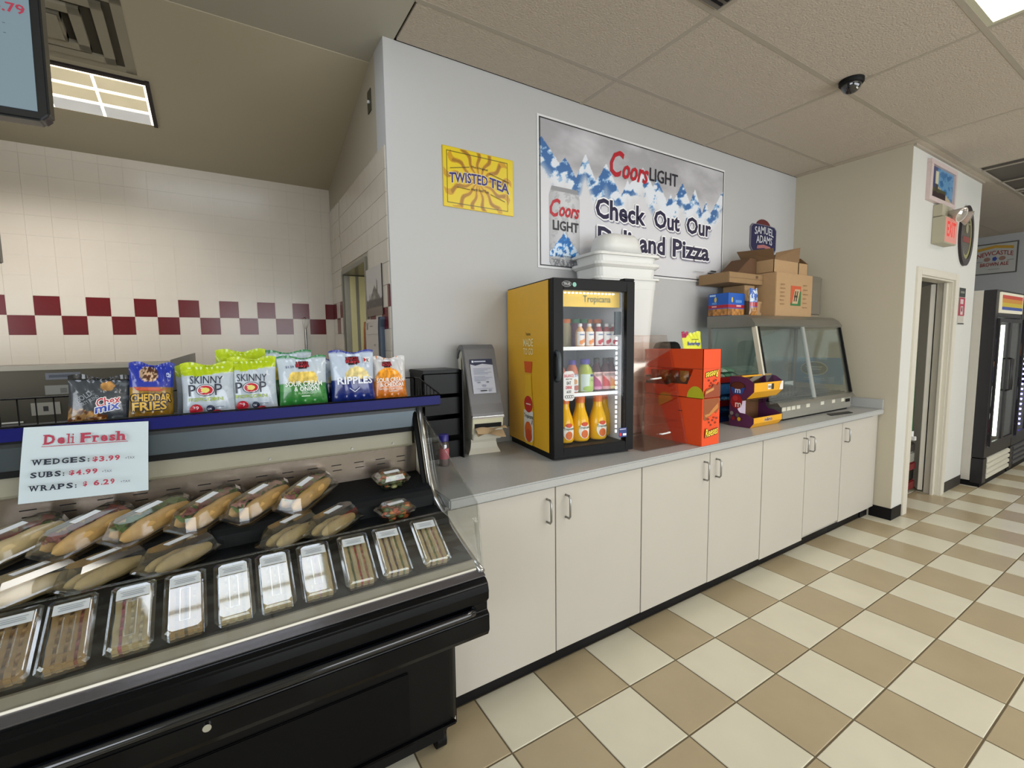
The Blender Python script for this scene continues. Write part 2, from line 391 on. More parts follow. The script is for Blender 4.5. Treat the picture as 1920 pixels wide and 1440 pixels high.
troffer(-1.42, .0, -.34, .56, 'unseen ceiling light added above the deli case for glare on the wedge lids', .75, 'e6f0ff')  # added lamp out of view, placed so the wedge lids mirror it
# deli troffer set in the sloped ceiling, and the air diffuser beside it
def slp(x, y, d=0): n = Vector((0, sl, -1)).normalized(); return Vector((x, y, ZC-.004+sl*(y-.93)))+n*d
t = thing('ceiling_light', 'parabolic ceiling light with bright cells in the sloped deli ceiling', 'ceiling light', slp(-1.6, 1.6), world=True)
ya, yb, xa, xb = 1.44, 1.745, -2.3, -1.075
def sq(mb, xa, ya, xb, yb, d0, d1, m):
    v = [slp(x, y, d) for d in (d0, d1) for y in (ya, yb) for x in (xa, xb)]
    return mb.add(v, [(0, 2, 3, 1), (4, 5, 7, 6), (0, 1, 5, 4), (2, 6, 7, 3), (0, 4, 6, 2), (1, 3, 7, 5)], m)
sq(MB(), xa, ya, xb, yb, .002, .004, glow('fff3dc', 3.4)).build('diffuser', t)
mb = MB(); fr = mat('1d1518', .5, noise=0)
sq(mb, xb, ya-.02, xb+.018, yb+.004, 0, .012, fr); sq(mb, xa, ya-.016, xb, ya, 0, .012, fr); mb.build('frame', t)
mb = MB(); lv = glow('b8ad90', .75)
mb2 = MB()
for r in range(3):
    for k in range(6):
        a = xb-.005-(k+1)*.205; y_ = ya+r*(yb-ya)/3
        sq(mb, a+.008, y_+.012, a+.2, y_+.092, .008, .011, mat('d9ccaa' if r < 2 else 'c9c9c6', .35, noise=.35, scale=9, emit=.75))
mb.build('louvre_cell', t)
la = bpy.data.lights.new('louvre_light', 'AREA'); la.shape = 'RECTANGLE'; la.size = 1.2; la.size_y = .28; la.energy = 30; la.spread = math.radians(112); la.color = (1, .97, .93)
lo = bpy.data.objects.new('louvre_light', la); COL.objects.link(lo); lo.location = slp(-1.68, 1.6, .03); lo.rotation_euler = (0, 0, 0)
t = thing('air_diffuser', 'square louvred air diffuser in the ceiling above the deli light', 'vent', slp(-1.4, 1.2), world=True)
mb = MB(); vm = mat('8d8674', .5, noise=.08, scale=12); cx, cy = -1.43, 1.19
for q, (h, d) in enumerate(((.33, .002), (.26, .012), (.18, .02), (.11, .03))):
    m2 = MB()
    for a, b, c, e in ((-h, -h*.62, h, -h*.62+.035), (-h, h*.62-.035, h, h*.62), (-h, -h*.62, -h+.04, h*.62), (h-.04, -h*.62, h, h*.62)):
        sq(m2, cx+a, cy+b, cx+c, cy+e, 0, d, vm)
    m2.build('louvre_ring', t)
sq(MB(), cx-.3, cy-.19, cx+.3, cy+.19, .0005, .001, mat('3f3a2e', .9)).build('duct_opening', t)
sq(MB(), cx-.1, cy-.06, cx+.1, cy+.06, .02, .034, vm).build('centre_plate', t)
# small vent at the top and the dome camera
t = thing('ceiling_grille', 'grey perforated ceiling grille at the top edge by the light', 'vent', (.88, -.55, ZC), world=True)
bx('frame', t, .61, -.84, ZC-.012, 1.155, -.27, ZC-.002, mat('6c6860', .4, .3), .003)
mb = MB()
for k in range(18): mb.box(.63, -.82+k*.03, ZC-.016, 1.14, -.808+k*.03, ZC-.012, M_BLACKM)
mb.build('slat', t)
t = thing('dome_camera', 'black dome security camera on the ceiling tile', 'camera', (2.35, -.32, ZC))
MB().lathe([(.062, 0), (.062, -.022), (.055, -.03)], M_BLACKM, n=24).build('housing', t)
MB().lathe([(.05, -.028), (.048, -.045), (.036, -.064), (.018, -.075), (.0005, -.078)], mat('16171c', .08, noise=0, coat=1), n=24).build('dome', t)
MB().lathe([(.012, 0), (.010, .006)], M_CHROME, Matrix.Translation((-.015, -.035, -.062)) @ Matrix.Rotation(1.2, 4, 'X'), n=12).build('lens', t)

# ================================================================== COUNTER RUN
HT = .922
t = thing('worktop', 'long grey speckled laminate worktop running along the white wall', 'worktop', (1.8, .3, .885), world=True)
bx('slab', t, -.13, -.09, .882, XP-.01, .682, HT, M_TOP, .006)
bx('backsplash', t, XP-.03, -.085, HT, XP-.008, .66, HT+.08, M_TOP, .003, label='upright end strip of the worktop')
bx('backsplash', t, -.12, .665, HT, XP-.03, .684, HT+.09, M_TOP, .003)
def cabinet(xa, xm, xb, label, handles, zb=(.10, .10)):
    t = thing('base_cabinet', label, 'cabinet', ((xa+xb)/2, .2, 0), group='white base cabinets', world=True)
    bx('body', t, xa, -.045, .09, xb, .66, .881, mat('aaa69c', .5, noise=.03))
    bx('plinth', t, xa, .0, 0, xb, .03, .098, M_RUB)
    xs = [xa, xm, xb] if xm else [xa, xb]
    for k in range(len(xs)-1):
        d = bx('door', t, xs[k]+.0025, -.065, zb[k], xs[k+1]-.0025, -.046, .872, M_LAM, .0012)
        hx = handles[k]
        MB().tube([(hx, -.065, .725), (hx, -.09, .725), (hx, -.098, .735), (hx, -.098, .817), (hx, -.09, .827), (hx, -.065, .827)], .0048, M_STEEL, 10).build('handle', d)
cabinet(-.13, .388, .935, 'white two-door base cabinet nearest the deli case, beneath the juice cooler', (.340, .445), (.102, .104))
cabinet(.937, 1.49, 2.028, 'white two-door base cabinet beneath the clear pastry case and orange candy boxes', (1.437, 1.547), (.102, .1))
cabinet(2.03, 2.565, 3.10, 'white two-door base cabinet whose right door ends higher than its left', (2.532, 2.622), (.09, .118))
cabinet(3.102, None, XP-.14, 'narrow white single-door base cabinet at the far end of the worktop', (3.15,), (.10,))
bx('filler_panel', thing('end_panel', 'white filler panel closing the counter against the return wall', 'panel', (3.7, .1, .1), world=True), XP-.137, -.05, .09, XP-.01, .6, .88, M_LAM)
bx('plinth', bpy.data.objects['end_panel'], XP-.137, -.01, 0, XP-.01, .03, .098, M_RUB)

# ================================================================== POSTERS ON THE WALL
# big beer banner
def warp_px(x): return x
bw, bh, bX, bZ = 1.84, .895, .834, 1.962
t = thing('wall_banner', 'large beer banner with blue mountains reading Check Out Our Deli and Pizza', 'poster', (bX+bw/2, YW, bZ+bh/2), world=True)
bx('backing', t, bX, YW-.006, bZ, bX+bw, YW-.001, bZ+bh, mat('dcdcdc', .5, noise=0))
def ban(U, V):
    x = U*bw; z = V*bh
    c = np.ones((len(U), 3))*rgb('d2d2d6')
    n = fbm(x*5+3, z*9+1); c = lay(c, (V > .60)*np.clip((V-.60)*8, 0, 1), 'a4a3a7'); c = lay(c, (V > .6)*(n-.35)*1.6, 'd3d3d8')
    pk = ((.20, .78, .30), (.37, .84, .16), (.55, .82, .20), (.02, .90, .30), (.75, .74, .16), (.90, .86, .26), (1.05, .80, .2), (1.20, .72, .16), (1.33, .82, .2), (1.48, .79, .16), (1.62, .72, .14), (1.84, .86, .22))
    ridge = np.full(len(U), .60)
    for px_, pz, pw in pk: ridge = np.maximum(ridge, pz-.02-np.abs(x-px_)/pw*.32)
    ridge = ridge+.05*(fbm(x*14, x*0+2)-.5); mt = (V < ridge) & (V > ridge-.30)
    sh = fbm(x*10+z*9, z*16-x*10, 5); depth = (ridge-V)/.30
    blue = np.where(sh[:, None] > .47, rgb('dde2ea'), np.where(sh[:, None] > .41, rgb('8fb4d8'), rgb('3f6aa2')))
    fog = np.clip((depth-.35)*2.4+(fbm(x*6, z*7+5)-.5)*1.4, 0, 1)[:, None]
    c = np.where(mt[:, None], blue*(1-fog)+rgb('d2d2d6')*fog, c); return c
canvas('print_surface', t, lambda u, v: (bX+.012+u*(bw-.024), YW-.0065, bZ+.012+v*(bh-.024)), 340, 170, ban, .35)
p = Print(); b = .014
for q in ((b, b, bw-b, b+.006), (b, bh-b-.006, bw-b, bh-b), (b, b, b+.006, bh-b), (bw-b-.006, b, bw-b, bh-b)): p.rect(*q, '1a1a1c')
def bt(s, x0, z0, x1, z1, c, **k): p.text(s, x0-bX, z0-bZ, x1-bX, z1-bZ, c, **k)
RED = 'b01f2e'; NAVY = '1f1a3c'
bt('C', 1.42, 2.60, 1.55, 2.775, RED, bold=.04, shear=.35); bt('oors', 1.535, 2.60, 1.79, 2.695, RED, bold=.05, shear=.35)
bt('LIGHT', 1.80, 2.632, 2.10, 2.722, '23232c', bold=.02)
for s, a in (('Check', (1.29, 2.312, 1.76, 2.445)), ('Out', (1.845, 2.312, 2.125, 2.442)), ('Our', (2.20, 2.312, 2.50, 2.44)), ('Deli', (1.305, 2.128, 1.615, 2.262)), ('and', (1.695, 2.125, 1.96, 2.258)), ('Pizza', (2.04, 2.125, 2.478, 2.258))):
    bt(s, a[0]+.014, a[1]-.016, a[2]+.014, a[3]-.016, '8d8a9c', bold=.065)
    bt(s, *a, NAVY, bold=.065, out='f2f2f4', ow=.009)
p.rect(2.30-bX, 2.035-bZ, 2.42-bX, 2.040-bZ, 'a8a8ac'); p.rect(2.50-bX, 2.045-bZ, 2.57-bX, 2.058-bZ, '444444').rect(2.46-bX, 2.028-bZ, 2.58-bX, 2.038-bZ, '333333')
p.build('lettering', t, on_y(YW-.007, bX, bZ), .4, .0005, .0008)
def can(U, V):
    x = U; c = np.ones((len(U), 3))*rgb('a8a9ac'); c = lay(c, .5+.5*np.sin(x*3.14*1.0-.3)-.35, 'd9dadd'); c = lay(c, (fbm(U*9, V*20) > .58)*.35, '7f8185')
    m = (V > .12) & (V < .44-np.abs(U-.5)*.55+.04*(fbm(U*14, V*3)-.5)); s = fbm(U*12+V*9, V*22-U*6)
    c = np.where(m[:, None], np.where(s[:, None] > .52, rgb('cfe2f2'), np.where(s[:, None] > .44, rgb('3f93d8'), rgb('1f66ac'))), c)
    c = lay(c, (V < .1)*(fbm(U*20, V*30) > .5)*.6, '4c4e52'); c = lay(c, (V > .95)*1.0, '8b8c90'); return c
def canp(u, v):
    s = 1-.16*max(0, (v-.88)/.12)-.10*max(0, (.05-v)/.05); return (.918+.122+(u-.5)*.242*s, YW-.0078, 1.98+.48*v)
canvas('can_picture', t, canp, 40, 80, can, .35)
p = Print(); bX_, bZ_ = bX, bZ
bt('C', .922, 2.275, 1.005, 2.388, RED, bold=.05, shear=.35); bt('oors', .995, 2.282, 1.158, 2.345, RED, bold=.06, shear=.35); bt('LIGHT', .945, 2.197, 1.15, 2.258, '23232c', bold=.05); bt('BORN IN THE ROCKIES', .965, 2.038, 1.11, 2.048, '333333')
p.build('can_lettering', t, on_y(YW-.0082, bX, bZ), .4, .0005, .0008)
# yellow tea sign
tx, tz, tw, th = .222, 2.239, .44, .313
t = thing('tin_sign', 'small yellow tin sign with orange sun rays and blue letters', 'sign', (tx+tw/2, YW, tz+th/2), world=True)
bx('plate', t, tx, YW-.006, tz, tx+tw, YW-.001, tz+th, mat('cdb22a', .4, .3, noise=0), .001)
def tea(U, V):
    c = np.ones((len(U), 3))*rgb('d8bf1c'); x = U-.48; y = (V-.5)*.7; a = np.arctan2(y, x); r = np.hypot(x, y)
    w = np.sin(a*13+np.sin(r*26)*.9); c = lay(c, ((w > .1+r*.7) & (r < .5))*.75, 'b98218'); c = lay(c, ((w > .55+r*.5) & (r < .42))*.8, '8f6412')
    c = lay(c, np.clip(1-r/.30, 0, 1)*.55, 'cf8f1f'); e = (np.abs(x) < .44) & (np.abs(x) > .43) & (np.abs(y) < .31) | (np.abs(y) < .31) & (np.abs(y) > .302) & (np.abs(x) < .44); return lay(c, e*1.0, '4b4310')
canvas('print_surface', t, lambda u, v: (tx+.004+u*(tw-.008), YW-.0063, tz+.004+v*(th-.008)), 210, 150, tea, .3)
p = Print(); arc = lambda x, y: (x, y+.016*math.cos((x-.22)*9)-.1*max(0, x-.3)*.55)
for s, a in (('TWISTED', (.035, .125, .27, .18)), ('TEA', (.28, .125, .41, .18))): p.text(s, *a, '2a1f6c', bold=.06, warp=arc, out='e8dca8', ow=.003)
p.text('The Original', .165, .205, .27, .220, '2b2415', warp=arc, bold=.02); p.text('Hard Iced Tea', .165, .088, .275, .103, '2b2415', warp=arc, bold=.02)
p.line(.04, .20, .155, .224, .003, '2b2415'); p.line(.28, .212, .41, .182, .003, '2b2415'); p.line(.08, .108, .155, .105, .003, '2b2415'); p.line(.285, .10, .38, .072, .003, '2b2415')
p.build('lettering', t, on_y(YW-.0065, tx, tz), .4, .0004)
# beer badge sign
t = thing('badge_sign', 'navy scalloped badge sign with silver lettering above the cardboard boxes', 'sign', (3.25, YW, 2.4), world=True)
def badge(s):
    h = [(-.195, -.09), (-.165, -.125), (-.06, -.125), (0, -.135), (.06, -.125), (.165, -.125), (.195, -.09), (.195, .075), (.165, .10), (.1, .105), (-.1, .105), (-.165, .10), (-.195, .075)]
    return [(3.255+a*s, 2.395+b*s) for a, b in h]
MB().prism([(3.255+.11*math.cos(a), 2.49+.06*math.sin(a)) for a in np.linspace(0, 6.283, 24, endpoint=False)], 'y', YW-.005, YW-.001, mat('5a1c22', .4)).build('crest', t)
MB().prism(badge(1.03), 'y', YW-.010, YW-.001, mat('6f6b78', .4)).prism(badge(.97), 'y', YW-.012, YW-.010, mat('1b1d4a', .35, noise=.05)).build('plate', t)
p = Print(); p.text('SAMUEL', -.145, .02, .15, .085, 'c4c6cc', bold=.03, warp=lambda x, y: (x, y+.02*math.cos(x*9)-.012)); p.text('ADAMS', -.12, -.055, .13, .01, 'c4c6cc', bold=.03, warp=lambda x, y: (x, y+.02*math.cos(x*9)-.014))
p.poly([(-.11, -.105), (0, -.09), (.11, -.105), (.1, -.075), (0, -.062), (-.1, -.075)], 'a86a6a')
p.build('lettering', t, on_y(YW-.0125, 3.255, 2.395))

# ================================================================== JUICE COOLER
fo = math.radians(-8.5)
t = thing('juice_cooler', 'yellow and black countertop glass-door cooler filled with juice bottles', 'cooler', (.527, .130, HT), fo)
w, dp, h = .482, .545, .893
YEL = mat('d8a41e', .35, noise=.03, name='yellow_vinyl')
BK = mat('060606', .45, noise=.05, spec=.2, name='black_cabinet'); WI = mat('d9dde0', .4, noise=0)
mb = MB(); th = .035
mb.box(0, .045, .03, th, dp, h, BK).box(w-th, .045, .03, w, dp, h, BK).box(th, dp-.03, .03, w-th, dp, h, BK).box(th, .045, h-.05, w-th, dp-.03, h, BK).box(th, .045, .03, w-th, dp-.03, .055, BK)
mb.build('cabinet', t)
MB().box(th, .05, .055, th+.003, dp-.03, h-.05, WI).box(w-th-.003, .05, .055, w-th, dp-.03, h-.05, WI).box(th, dp-.033, .055, w-th, dp-.03, h-.05, mat('a9adb2', .4, noise=0)).build('liner', t)
bx('side_panel', t, -.003, .045, .035, 0, dp, h-.006, YEL, label='yellow printed side panel')
bx('base_rail', t, .01, .03, 0, w-.01, dp-.01, .03, BK)
d = MB(); fx, fz0, fz1 = .056, .062, h-.065
d.box(0, 0, .012, fx, .042, h, BK).box(w-fx+.006, 0, .012, w, .042, h, BK).box(fx, 0, .012, w-fx+.006, .042, fz0, BK).box(fx, 0, fz1+.01, w-fx+.006, .042, h, BK)
door = d.build('door', t, .003)
bx('pane', door, fx, .012, fz0, w-fx+.006, .016, fz1+.01, clear(base=.004, edge=.07))
MB().tube([(.02, 0, .40), (.02, -.018, .41), (.02, -.026, .43), (.02, -.026, .51), (.02, -.018, .53), (.02, 0, .54)], .011, mat('3f474a', .4, noise=0), 8).build('handle', door)
bx('hinge', door, w-.07, -.004, h, w-.005, .04, h+.012, BK, .003)
p = Print(); p.ell(.075, h-.028, .027, .014, '9a9a9a').ell(.075, h-.028, .025, .012, '111111').text('TRUE', .057, h-.034, .093, h-.022, 'cccccc').ell(.118, h-.03, .011, .011, '7fb8a8')
p.rect(.385, .085, .435, .135, '1f3474').rect(.39, .125, .43, .129, 'c8c8d8').ell(.395, .1, .007, .009, 'c8202c').rect(.41, .093, .432, .105, 'e8e8f0')
p.build('decal', door, lambda u, v, dd: (u, -dd, v))
p = Print(); R_ = 'c4243c'
p.poly([(.062+.0+a, b) for a, b in ((.0, .305), (.012, .295), (.05, .295), (.062, .305), (.062, .43), (.052, .443), (.012, .443), (.0, .43))], 'd7d7d4')
for s, y, hh, c in (('BALANCE', .412, .016, R_), ('WHAT YOU', .399, .008, '555555'), ('EAT', .376, .016, '222222'), ('DRINK', .354, .016, R_), ('& DO', .334, .014, '222222')):
    ww = {'BALANCE': .054, 'WHAT YOU': .036, 'EAT': .024, 'DRINK': .036, '& DO': .024}[s]; p.text(s, .093-ww/2, y, .093+ww/2, y+hh, c, bold=.03)
for k in range(4): p.ell(.078+k*.011, .316, .0065, .0075, '222222').ell(.078+k*.011, .316, .0045, .0055, 'd7d7d4')
p.build('sticker', door, lambda u, v, dd: (u, .0115-dd, v))
bx('sign_header', t, fx-.01, .06, .762, w-fx+.004, .066, fz1+.012, mat('dfb81c', .4, noise=0, emit=.12))
p = Print(); p.text('Tropicana', .205, .775, .372, .820, '1f4a34', bold=.01); p.build('header_lettering', t, lambda u, v, dd: (u, .06-dd, v))
mb = MB()
for k in range(14): mb.box(.09+k*.022, .045, fz1-.002, .10+k*.022, .052, fz1+.004, glow('ffffff', 3))
mb.build('led_strip', t)
mb = MB()
for k in range(22): mb.box(w-fx-.022, .05, .10+k*.026, w-fx-.014, .056, .115+k*.026, glow('e8f2ff', 4))
mb.build('led_strip', t)
bx('lamp_cover', t, w-fx-.03, .046, .62, w-fx+.004, .06, .74, mat('1c3038', .4, noise=0))
SH = (.062, .318, .556); shm = mat('e4e8ea', .4, noise=0)
for z in SH[1:]:
    bx('shelf', t, th+.004, .075, z-.004, w-th-.004, dp-.05, z, shm); bx('shelf_lip', t, th+.004, .066, z-.012, w-th-.004, .075, z+.006, shm, label='white shelf edge')
# side print of the cooler: bottle and words
p = Print()
U = lambda u, v, dd: (-.003-dd, .545-u, v)   # u runs towards the door
p.text('Tropicana', .245, .618, .305, .640, '4a4a14', bold=.02); p.text('MADE', .215, .565, .335, .606, 'e9dfa8', bold=.02); p.text('TO GO', .215, .520, .335, .556, 'e9dfa8', bold=.02)
p.poly([(.235, .425), (.315, .425), (.325, .485), (.225, .485)], 'c9541c')
p.poly([(.238, .415), (.312, .415), (.318, .33), (.335, .24), (.338, .06), (.32, .035), (.235, .035), (.215, .06), (.215, .24), (.235, .33)], 'dcae2a')
p.poly([(.22, .22), (.333, .22), (.333, .07), (.31, .05), (.24, .05), (.22, .07)], 'd9d6cc').ell(.277, .255, .052, .045, 'b5261c').rect(.25, .252, .305, .259, 'e8c8b8')
p.text('Tropicana', .225, .172, .335, .202, '1f3f2a', bold=.02).ell(.275, .115, .042, .045, 'd2601a').ell(.28, .085, .04, .035, 'c4481a').line(.32, .15, .33, .175, .006, '222244')
p.build('side_lettering', t, U)
# bottles in the cooler ------------------------------------------------
cf, sf = math.cos(fo), math.sin(fo)
def fpos(x, y, z): return (.527+x*cf-y*sf, .130+x*sf+y*cf, HT+z)
def bottle(kind, label, x, y, z, group, rz=0):
    K = {'carafe': ([(.0005, 0), (.044, 0), (.049, .01), (.049, .085), (.044, .12), (.029, .165), (.024, .19), (.024, .205)], 'e8b21c', 'd9702a', (.026, .202, .235)),
         'small': ([(.0005, 0), (.022, 0), (.024, .006), (.024, .075), (.018, .095), (.010, .105), (.010, .112)], 'd88a6a', 'd9d9d9', (.012, .108, .124)),
         'tall': ([(.0005, 0), (.026, 0), (.028, .006), (.028, .105), (.020, .125), (.020, .133)], '8a4a58', 'cf7a35', (.025, .13, .152)),
         'smoothie': ([(.0005, 0), (.029, 0), (.031, .006), (.031, .11), (.026, .13), (.018, .145), (.018, .152)], 'c06a4a', '3a2f8c', (.021, .148, .172)),
         'jug': ([(.0005, 0), (.040, 0), (.043, .008), (.043, .10), (.034, .128), (.022, .145), (.022, .152)], '9fae3a', '3a2f8c', (.026, .148, .176)),
         'kombucha': ([(.0005, 0), (.026, 0), (.028, .006), (.028, .105), (.022, .13), (.013, .15), (.013, .16)], '3a0f1c', '14100f', (.016, .155, .18))}[kind]
    return K
def mk_bottle(kind, label, x, y, z, group, body=None, cap=None, art=None):
    prof, bc, cc, (cr, c0, c1) = bottle(kind, label, x, y, z, group)
    t = thing('juice_bottle', label, 'bottle', fpos(x, y, z+.001), fo, group)
    MB().lathe(prof, mat(body or bc, .18, noise=.05, scale=40, coat=.15, spec=.35), n=20).build('body', t)
    MB().lathe([(cr, c0), (cr, c1-.003), (cr-.003, c1)], mat(cap or cc, .4, noise=0), n=18).build('cap', t)
    if art:
        r = max(a for a, b in prof)+.0006
        p = Print(); art(p); p.build('wrap_label', t, lambda u, v, dd: ((r+dd)*math.sin(u/r), -(r+dd)*math.cos(u/r), v), step=.00025, base=.0004, div=.012)
def rectN(p, x0, y0, x1, y1, c, n=8):
    for k in range(n): a = x0+(x1-x0)*k/n; bb = x0+(x1-x0)*(k+1)/n; p.it.append(([(a, y0), (bb, y0), (bb, y1), (a, y1)], [(0, 1, 2, 3)], c, 0 if k == 0 else -1))
def art_carafe(p): p.ell(0, .058, .034, .042, 'e6e4da').ell(0, .04, .020, .022, 'd0641c').ell(.0, .092, .019, .011, 'cc4a28').text('Tropicana', -.031, .064, .031, .082, '21452c', bold=.03)
def art_small(c):
    def f(p): rectN(p, -.03, .01, .03, .082, 'e2dfdc'); p.rect(-.014, .063, .014, .069, '4a6a9c').ell(-.006, .026, .010, .012, c).ell(.008, .034, .009, .011, c)
    return f
def art_kev(c, c2):
    def f(p): rectN(p, -.034, .012, .034, .105, 'dcb8b4'); rectN(p, -.034, .012, .034, .028, c2); p.poly([(-.03, .028), (.02, .028), (.005, .055), (-.03, .09)], c).text('KEVITA', -.02, .083, .024, .097, '3a1a1c', bold=.03)
    return f
def art_sm(c, c2):
    def f(p): rectN(p, -.036, .008, .036, .10, 'd3dbe4'); p.rect(-.02, .088, .024, .1, '2b2f60').rect(-.014, .093, .018, .096, 'c8c8de').ell(0, .06, .013, .014, c).ell(.008, .028, .02, .014, c2)
    return f
def art_jug(p): rectN(p, -.046, .008, .046, .098, 'c5d6cf'); p.rect(.0, .02, .046, .082, 'a9c070').rect(.006, .084, .04, .097, '23345c').ell(.0, .022, .035, .014, '8fb23a').rect(.008, .062, .034, .068, '5a7a3a')
for k, x in enumerate((.137, .232, .343, .425)):
    mk_bottle('carafe', ('leftmost orange juice carafe on the cooler floor, half behind the door edge', 'second orange juice carafe from the left on the cooler floor', 'third orange juice carafe from the left on the cooler floor', 'rightmost orange juice carafe on the cooler floor, set back')[k], x, (.13, .13, .13, .2)[k], SH[0], 'orange juice carafes on the cooler floor', art=art_carafe if k < 3 else None)
mk_bottle('smoothie', 'pinkish smoothie bottle with purple cap at the left end of the middle shelf', .118, .15, SH[1], 'bottles on the middle cooler shelf', 'c8705a', art=art_sm('c9744a', 'b8503a'))
mk_bottle('smoothie', 'orange-brown smoothie bottle with purple cap and peach label on the middle shelf', .184, .13, SH[1], 'bottles on the middle cooler shelf', 'b86a4c', art=art_sm('c08a4a', 'a85a4a'))
mk_bottle('jug', 'wide green juice bottle with purple cap on the middle shelf', .262, .13, SH[1], 'bottles on the middle cooler shelf', art=art_jug)
for k, (x, c, c2, n) in enumerate(((.335, 'a01a6a', 'c888a8', 'magenta'), (.392, 'c42a2a', 'd8a0a0', 'red'), (.428, 'e08a2a', 'e8d080', 'orange'))):
    mk_bottle('kombucha', 'dark bottle with %s triangle label on the middle cooler shelf' % n, x, .13, SH[1], 'bottles on the middle cooler shelf', art=art_kev(c, c2))
for k, x in enumerate((.20, .258, .312, .358, .40, .433)):
    c = ('d9762e', '1f6a44', '1f6a44', 'd9762e', 'd9762e', 'd9762e')[k]
    mk_bottle('tall', 'tall %s-capped bottle on the top cooler shelf, %s' % (('orange', 'green')[c == '1f6a44'], ('far left', 'left of the two green caps', 'right of the two green caps', 'leftmost of three together', 'middle of three together', 'far right')[k]), x, (.22, .22, .22, .25, .22, .26)[k], SH[2], 'tall bottles at the back of the top cooler shelf', ('b9b08a', '6a3a58', '6a3a58', '8a5a5a', '8a4a54', '8a4a54')[k], c)
for k, x in enumerate((.225, .282, .340, .391, .433)):
    mk_bottle('small', 'small front bottle on the top cooler shelf, %s' % ('far left with orange fruit', 'second with orange fruit', 'middle with red berries', 'second from right with red berries', 'far right with red berries')[k], x, .12, SH[2], 'small bottles at the front of the top cooler shelf', ('dfae7a', 'dfae7a', '9a3a44', '9a3a44', '9a3a44')[k], art=art_small(('e08a3a', 'e08a3a', 'b8283c', 'b8283c', 'b8283c')[k]))

# ================================================================== WHITE TUB STACK
def tub(zb, hh, name, label, lid=False):
    t = thing('storage_tub', label, 'tub', (1.315, .515, zb), math.radians(-6), 'stack of nested white tubs')
    m = mat('d6d6d2', .35, noise=.02, name='white_tub')
    def ring(z, a, b, r=.05):
        o = []
        for cx, cy, s in ((a-r, b-r, 0), (-a+r, b-r, 1), (-a+r, -b+r, 2), (a-r, -b+r, 3)):
            for k in range(5): q = math.pi/2*(s+k/4); o.append((cx+r*math.cos(q), cy+r*math.sin(q), z))
        return o
    rs = [ring(0, .17, .10), ring(hh*.5, .195, .115), ring(hh-.07, .222, .128), ring(hh-.068, .232, .136), ring(hh-.012, .236, .139), ring(hh-.012, .252, .15), ring(hh, .252, .15), ring(hh, .235, .138)]
    if lid is False: rs += [ring(.01, .165, .095)]
    v = sum(rs, []); n = 20; f = [(j*n+i, j*n+(i+1) % n, (j+1)*n+(i+1) % n, (j+1)*n+i) for j in range(len(rs)-1) for i in range(n)]
    f += [tuple(range(n))[::-1], tuple((len(rs)-1)*n+i for i in range(n))]
    MB().add(v, f, m).build('body', t)
    return t
tub(HT, .97, 'tub', 'tall white tapered tub at the bottom of the stack behind the juice cooler')
t = thing('storage_tub', 'middle white nested tub rim in the stack beside the juice cooler', 'tub', (1.315, .515, HT+.972), math.radians(-6), 'stack of nested white tubs')
def rr(z, a, b, r=.05):
    o = []
    for cx, cy, s in ((a-r, b-r, 0), (-a+r, b-r, 1), (-a+r, -b+r, 2), (a-r, -b+r, 3)):
        for k in range(5): q = math.pi/2*(s+k/4); o.append((cx+r*math.cos(q), cy+r*math.sin(q), z))
    return o
def rings(rs, m, name, parent, smooth=False):
    v = sum(rs, []); n = len(rs[0]); f = [(j*n+i, j*n+(i+1) % n, (j+1)*n+(i+1) % n, (j+1)*n+i) for j in range(len(rs)-1) for i in range(n)]
    f += [tuple(range(n))[::-1], tuple((len(rs)-1)*n+i for i in range(n))]
    return MB().add(v, f, m, None, smooth).build(name, parent)
MT = mat('d6d6d2', .35, noise=.02, name='white_tub')
rings([rr(0, .222, .13), rr(.055, .228, .134), rr(.056, .235, .138), rr(.07, .25, .15), rr(.085, .252, .15), rr(.088, .235, .14)], MT, 'body', t)
t = thing('storage_tub', 'topmost white tub with rounded handle bowl upside down on the stack', 'tub', (1.315, .515, HT+1.062), math.radians(-6), 'stack of nested white tubs')
rings([rr(0, .222, .13), rr(.035, .23, .134), rr(.036, .25, .15), rr(.05, .252, .15), rr(.055, .24, .14), rr(.06, .20, .12, .09)], MT, 'body', t)
rings([rr(.06, .165, .11, .08), rr(.15, .145, .095, .08), rr(.175, .125, .08, .07), rr(.178, .115, .07, .06), rr(.16, .105, .06, .055), rr(.10, .10, .055, .05)], MT, 'handle_bowl', t, True)

# ================================================================== NAPKIN DISPENSER, CUP RACK, CUP
t = thing('napkin_dispenser', 'grey napkin dispenser on a cream pedestal with a tan napkin sticking out', 'dispenser', (.250, .495, HT), math.radians(-8))
GY_ = mat('6e6e70', .35, .3, noise=.03); w = .17
def flare(z, s): return [(w/2-s, .0+.02*(1-s*10), z)]
rings([[(x, y, z) for x, y in ((-.0+i, 0+j), (w-i, 0+j), (w-i, .14), (0+i, .14))] for z, i, j in ((0, -.006, -.004), (.03, .008, .006), (.06, .014, .012), (.085, .012, .01))], M_CREAM, 'pedestal', t)
prof = [(-.045, .085), (.12, .075), (.15, .11), (.165, .50), (.15, .55), (.125, .568), (.09, .568), (.062, .545), (-.055, .215), (-.06, .20), (-.052, .12)]
MB().prism(prof, 'x', .004, w-.004, M_CREAM).build('body', t, .004)
MB().prism([(-.066, .205), (-.060, .225), (-.038, .27), (.058, .555), (.09, .578), (.13, .578), (.17, .555), (.178, .50), (.170, .50), (.150, .53), (.12, .55), (.085, .54), (.02, .36), (-.03, .25)], 'x', -.004, w+.004, GY_).build('cover', t, .003)
bx('lip', t, -.004, -.070, .198, w+.004, -.055, .212, M_CHROME, .003, label='chrome front lip')
MB().prism([(-.062, .20), (-.05, .205), (-.035, .13), (-.05, .115)], 'x', .0, w, mat('cfccae', .4, noise=0)).build('mouth', t, .002)
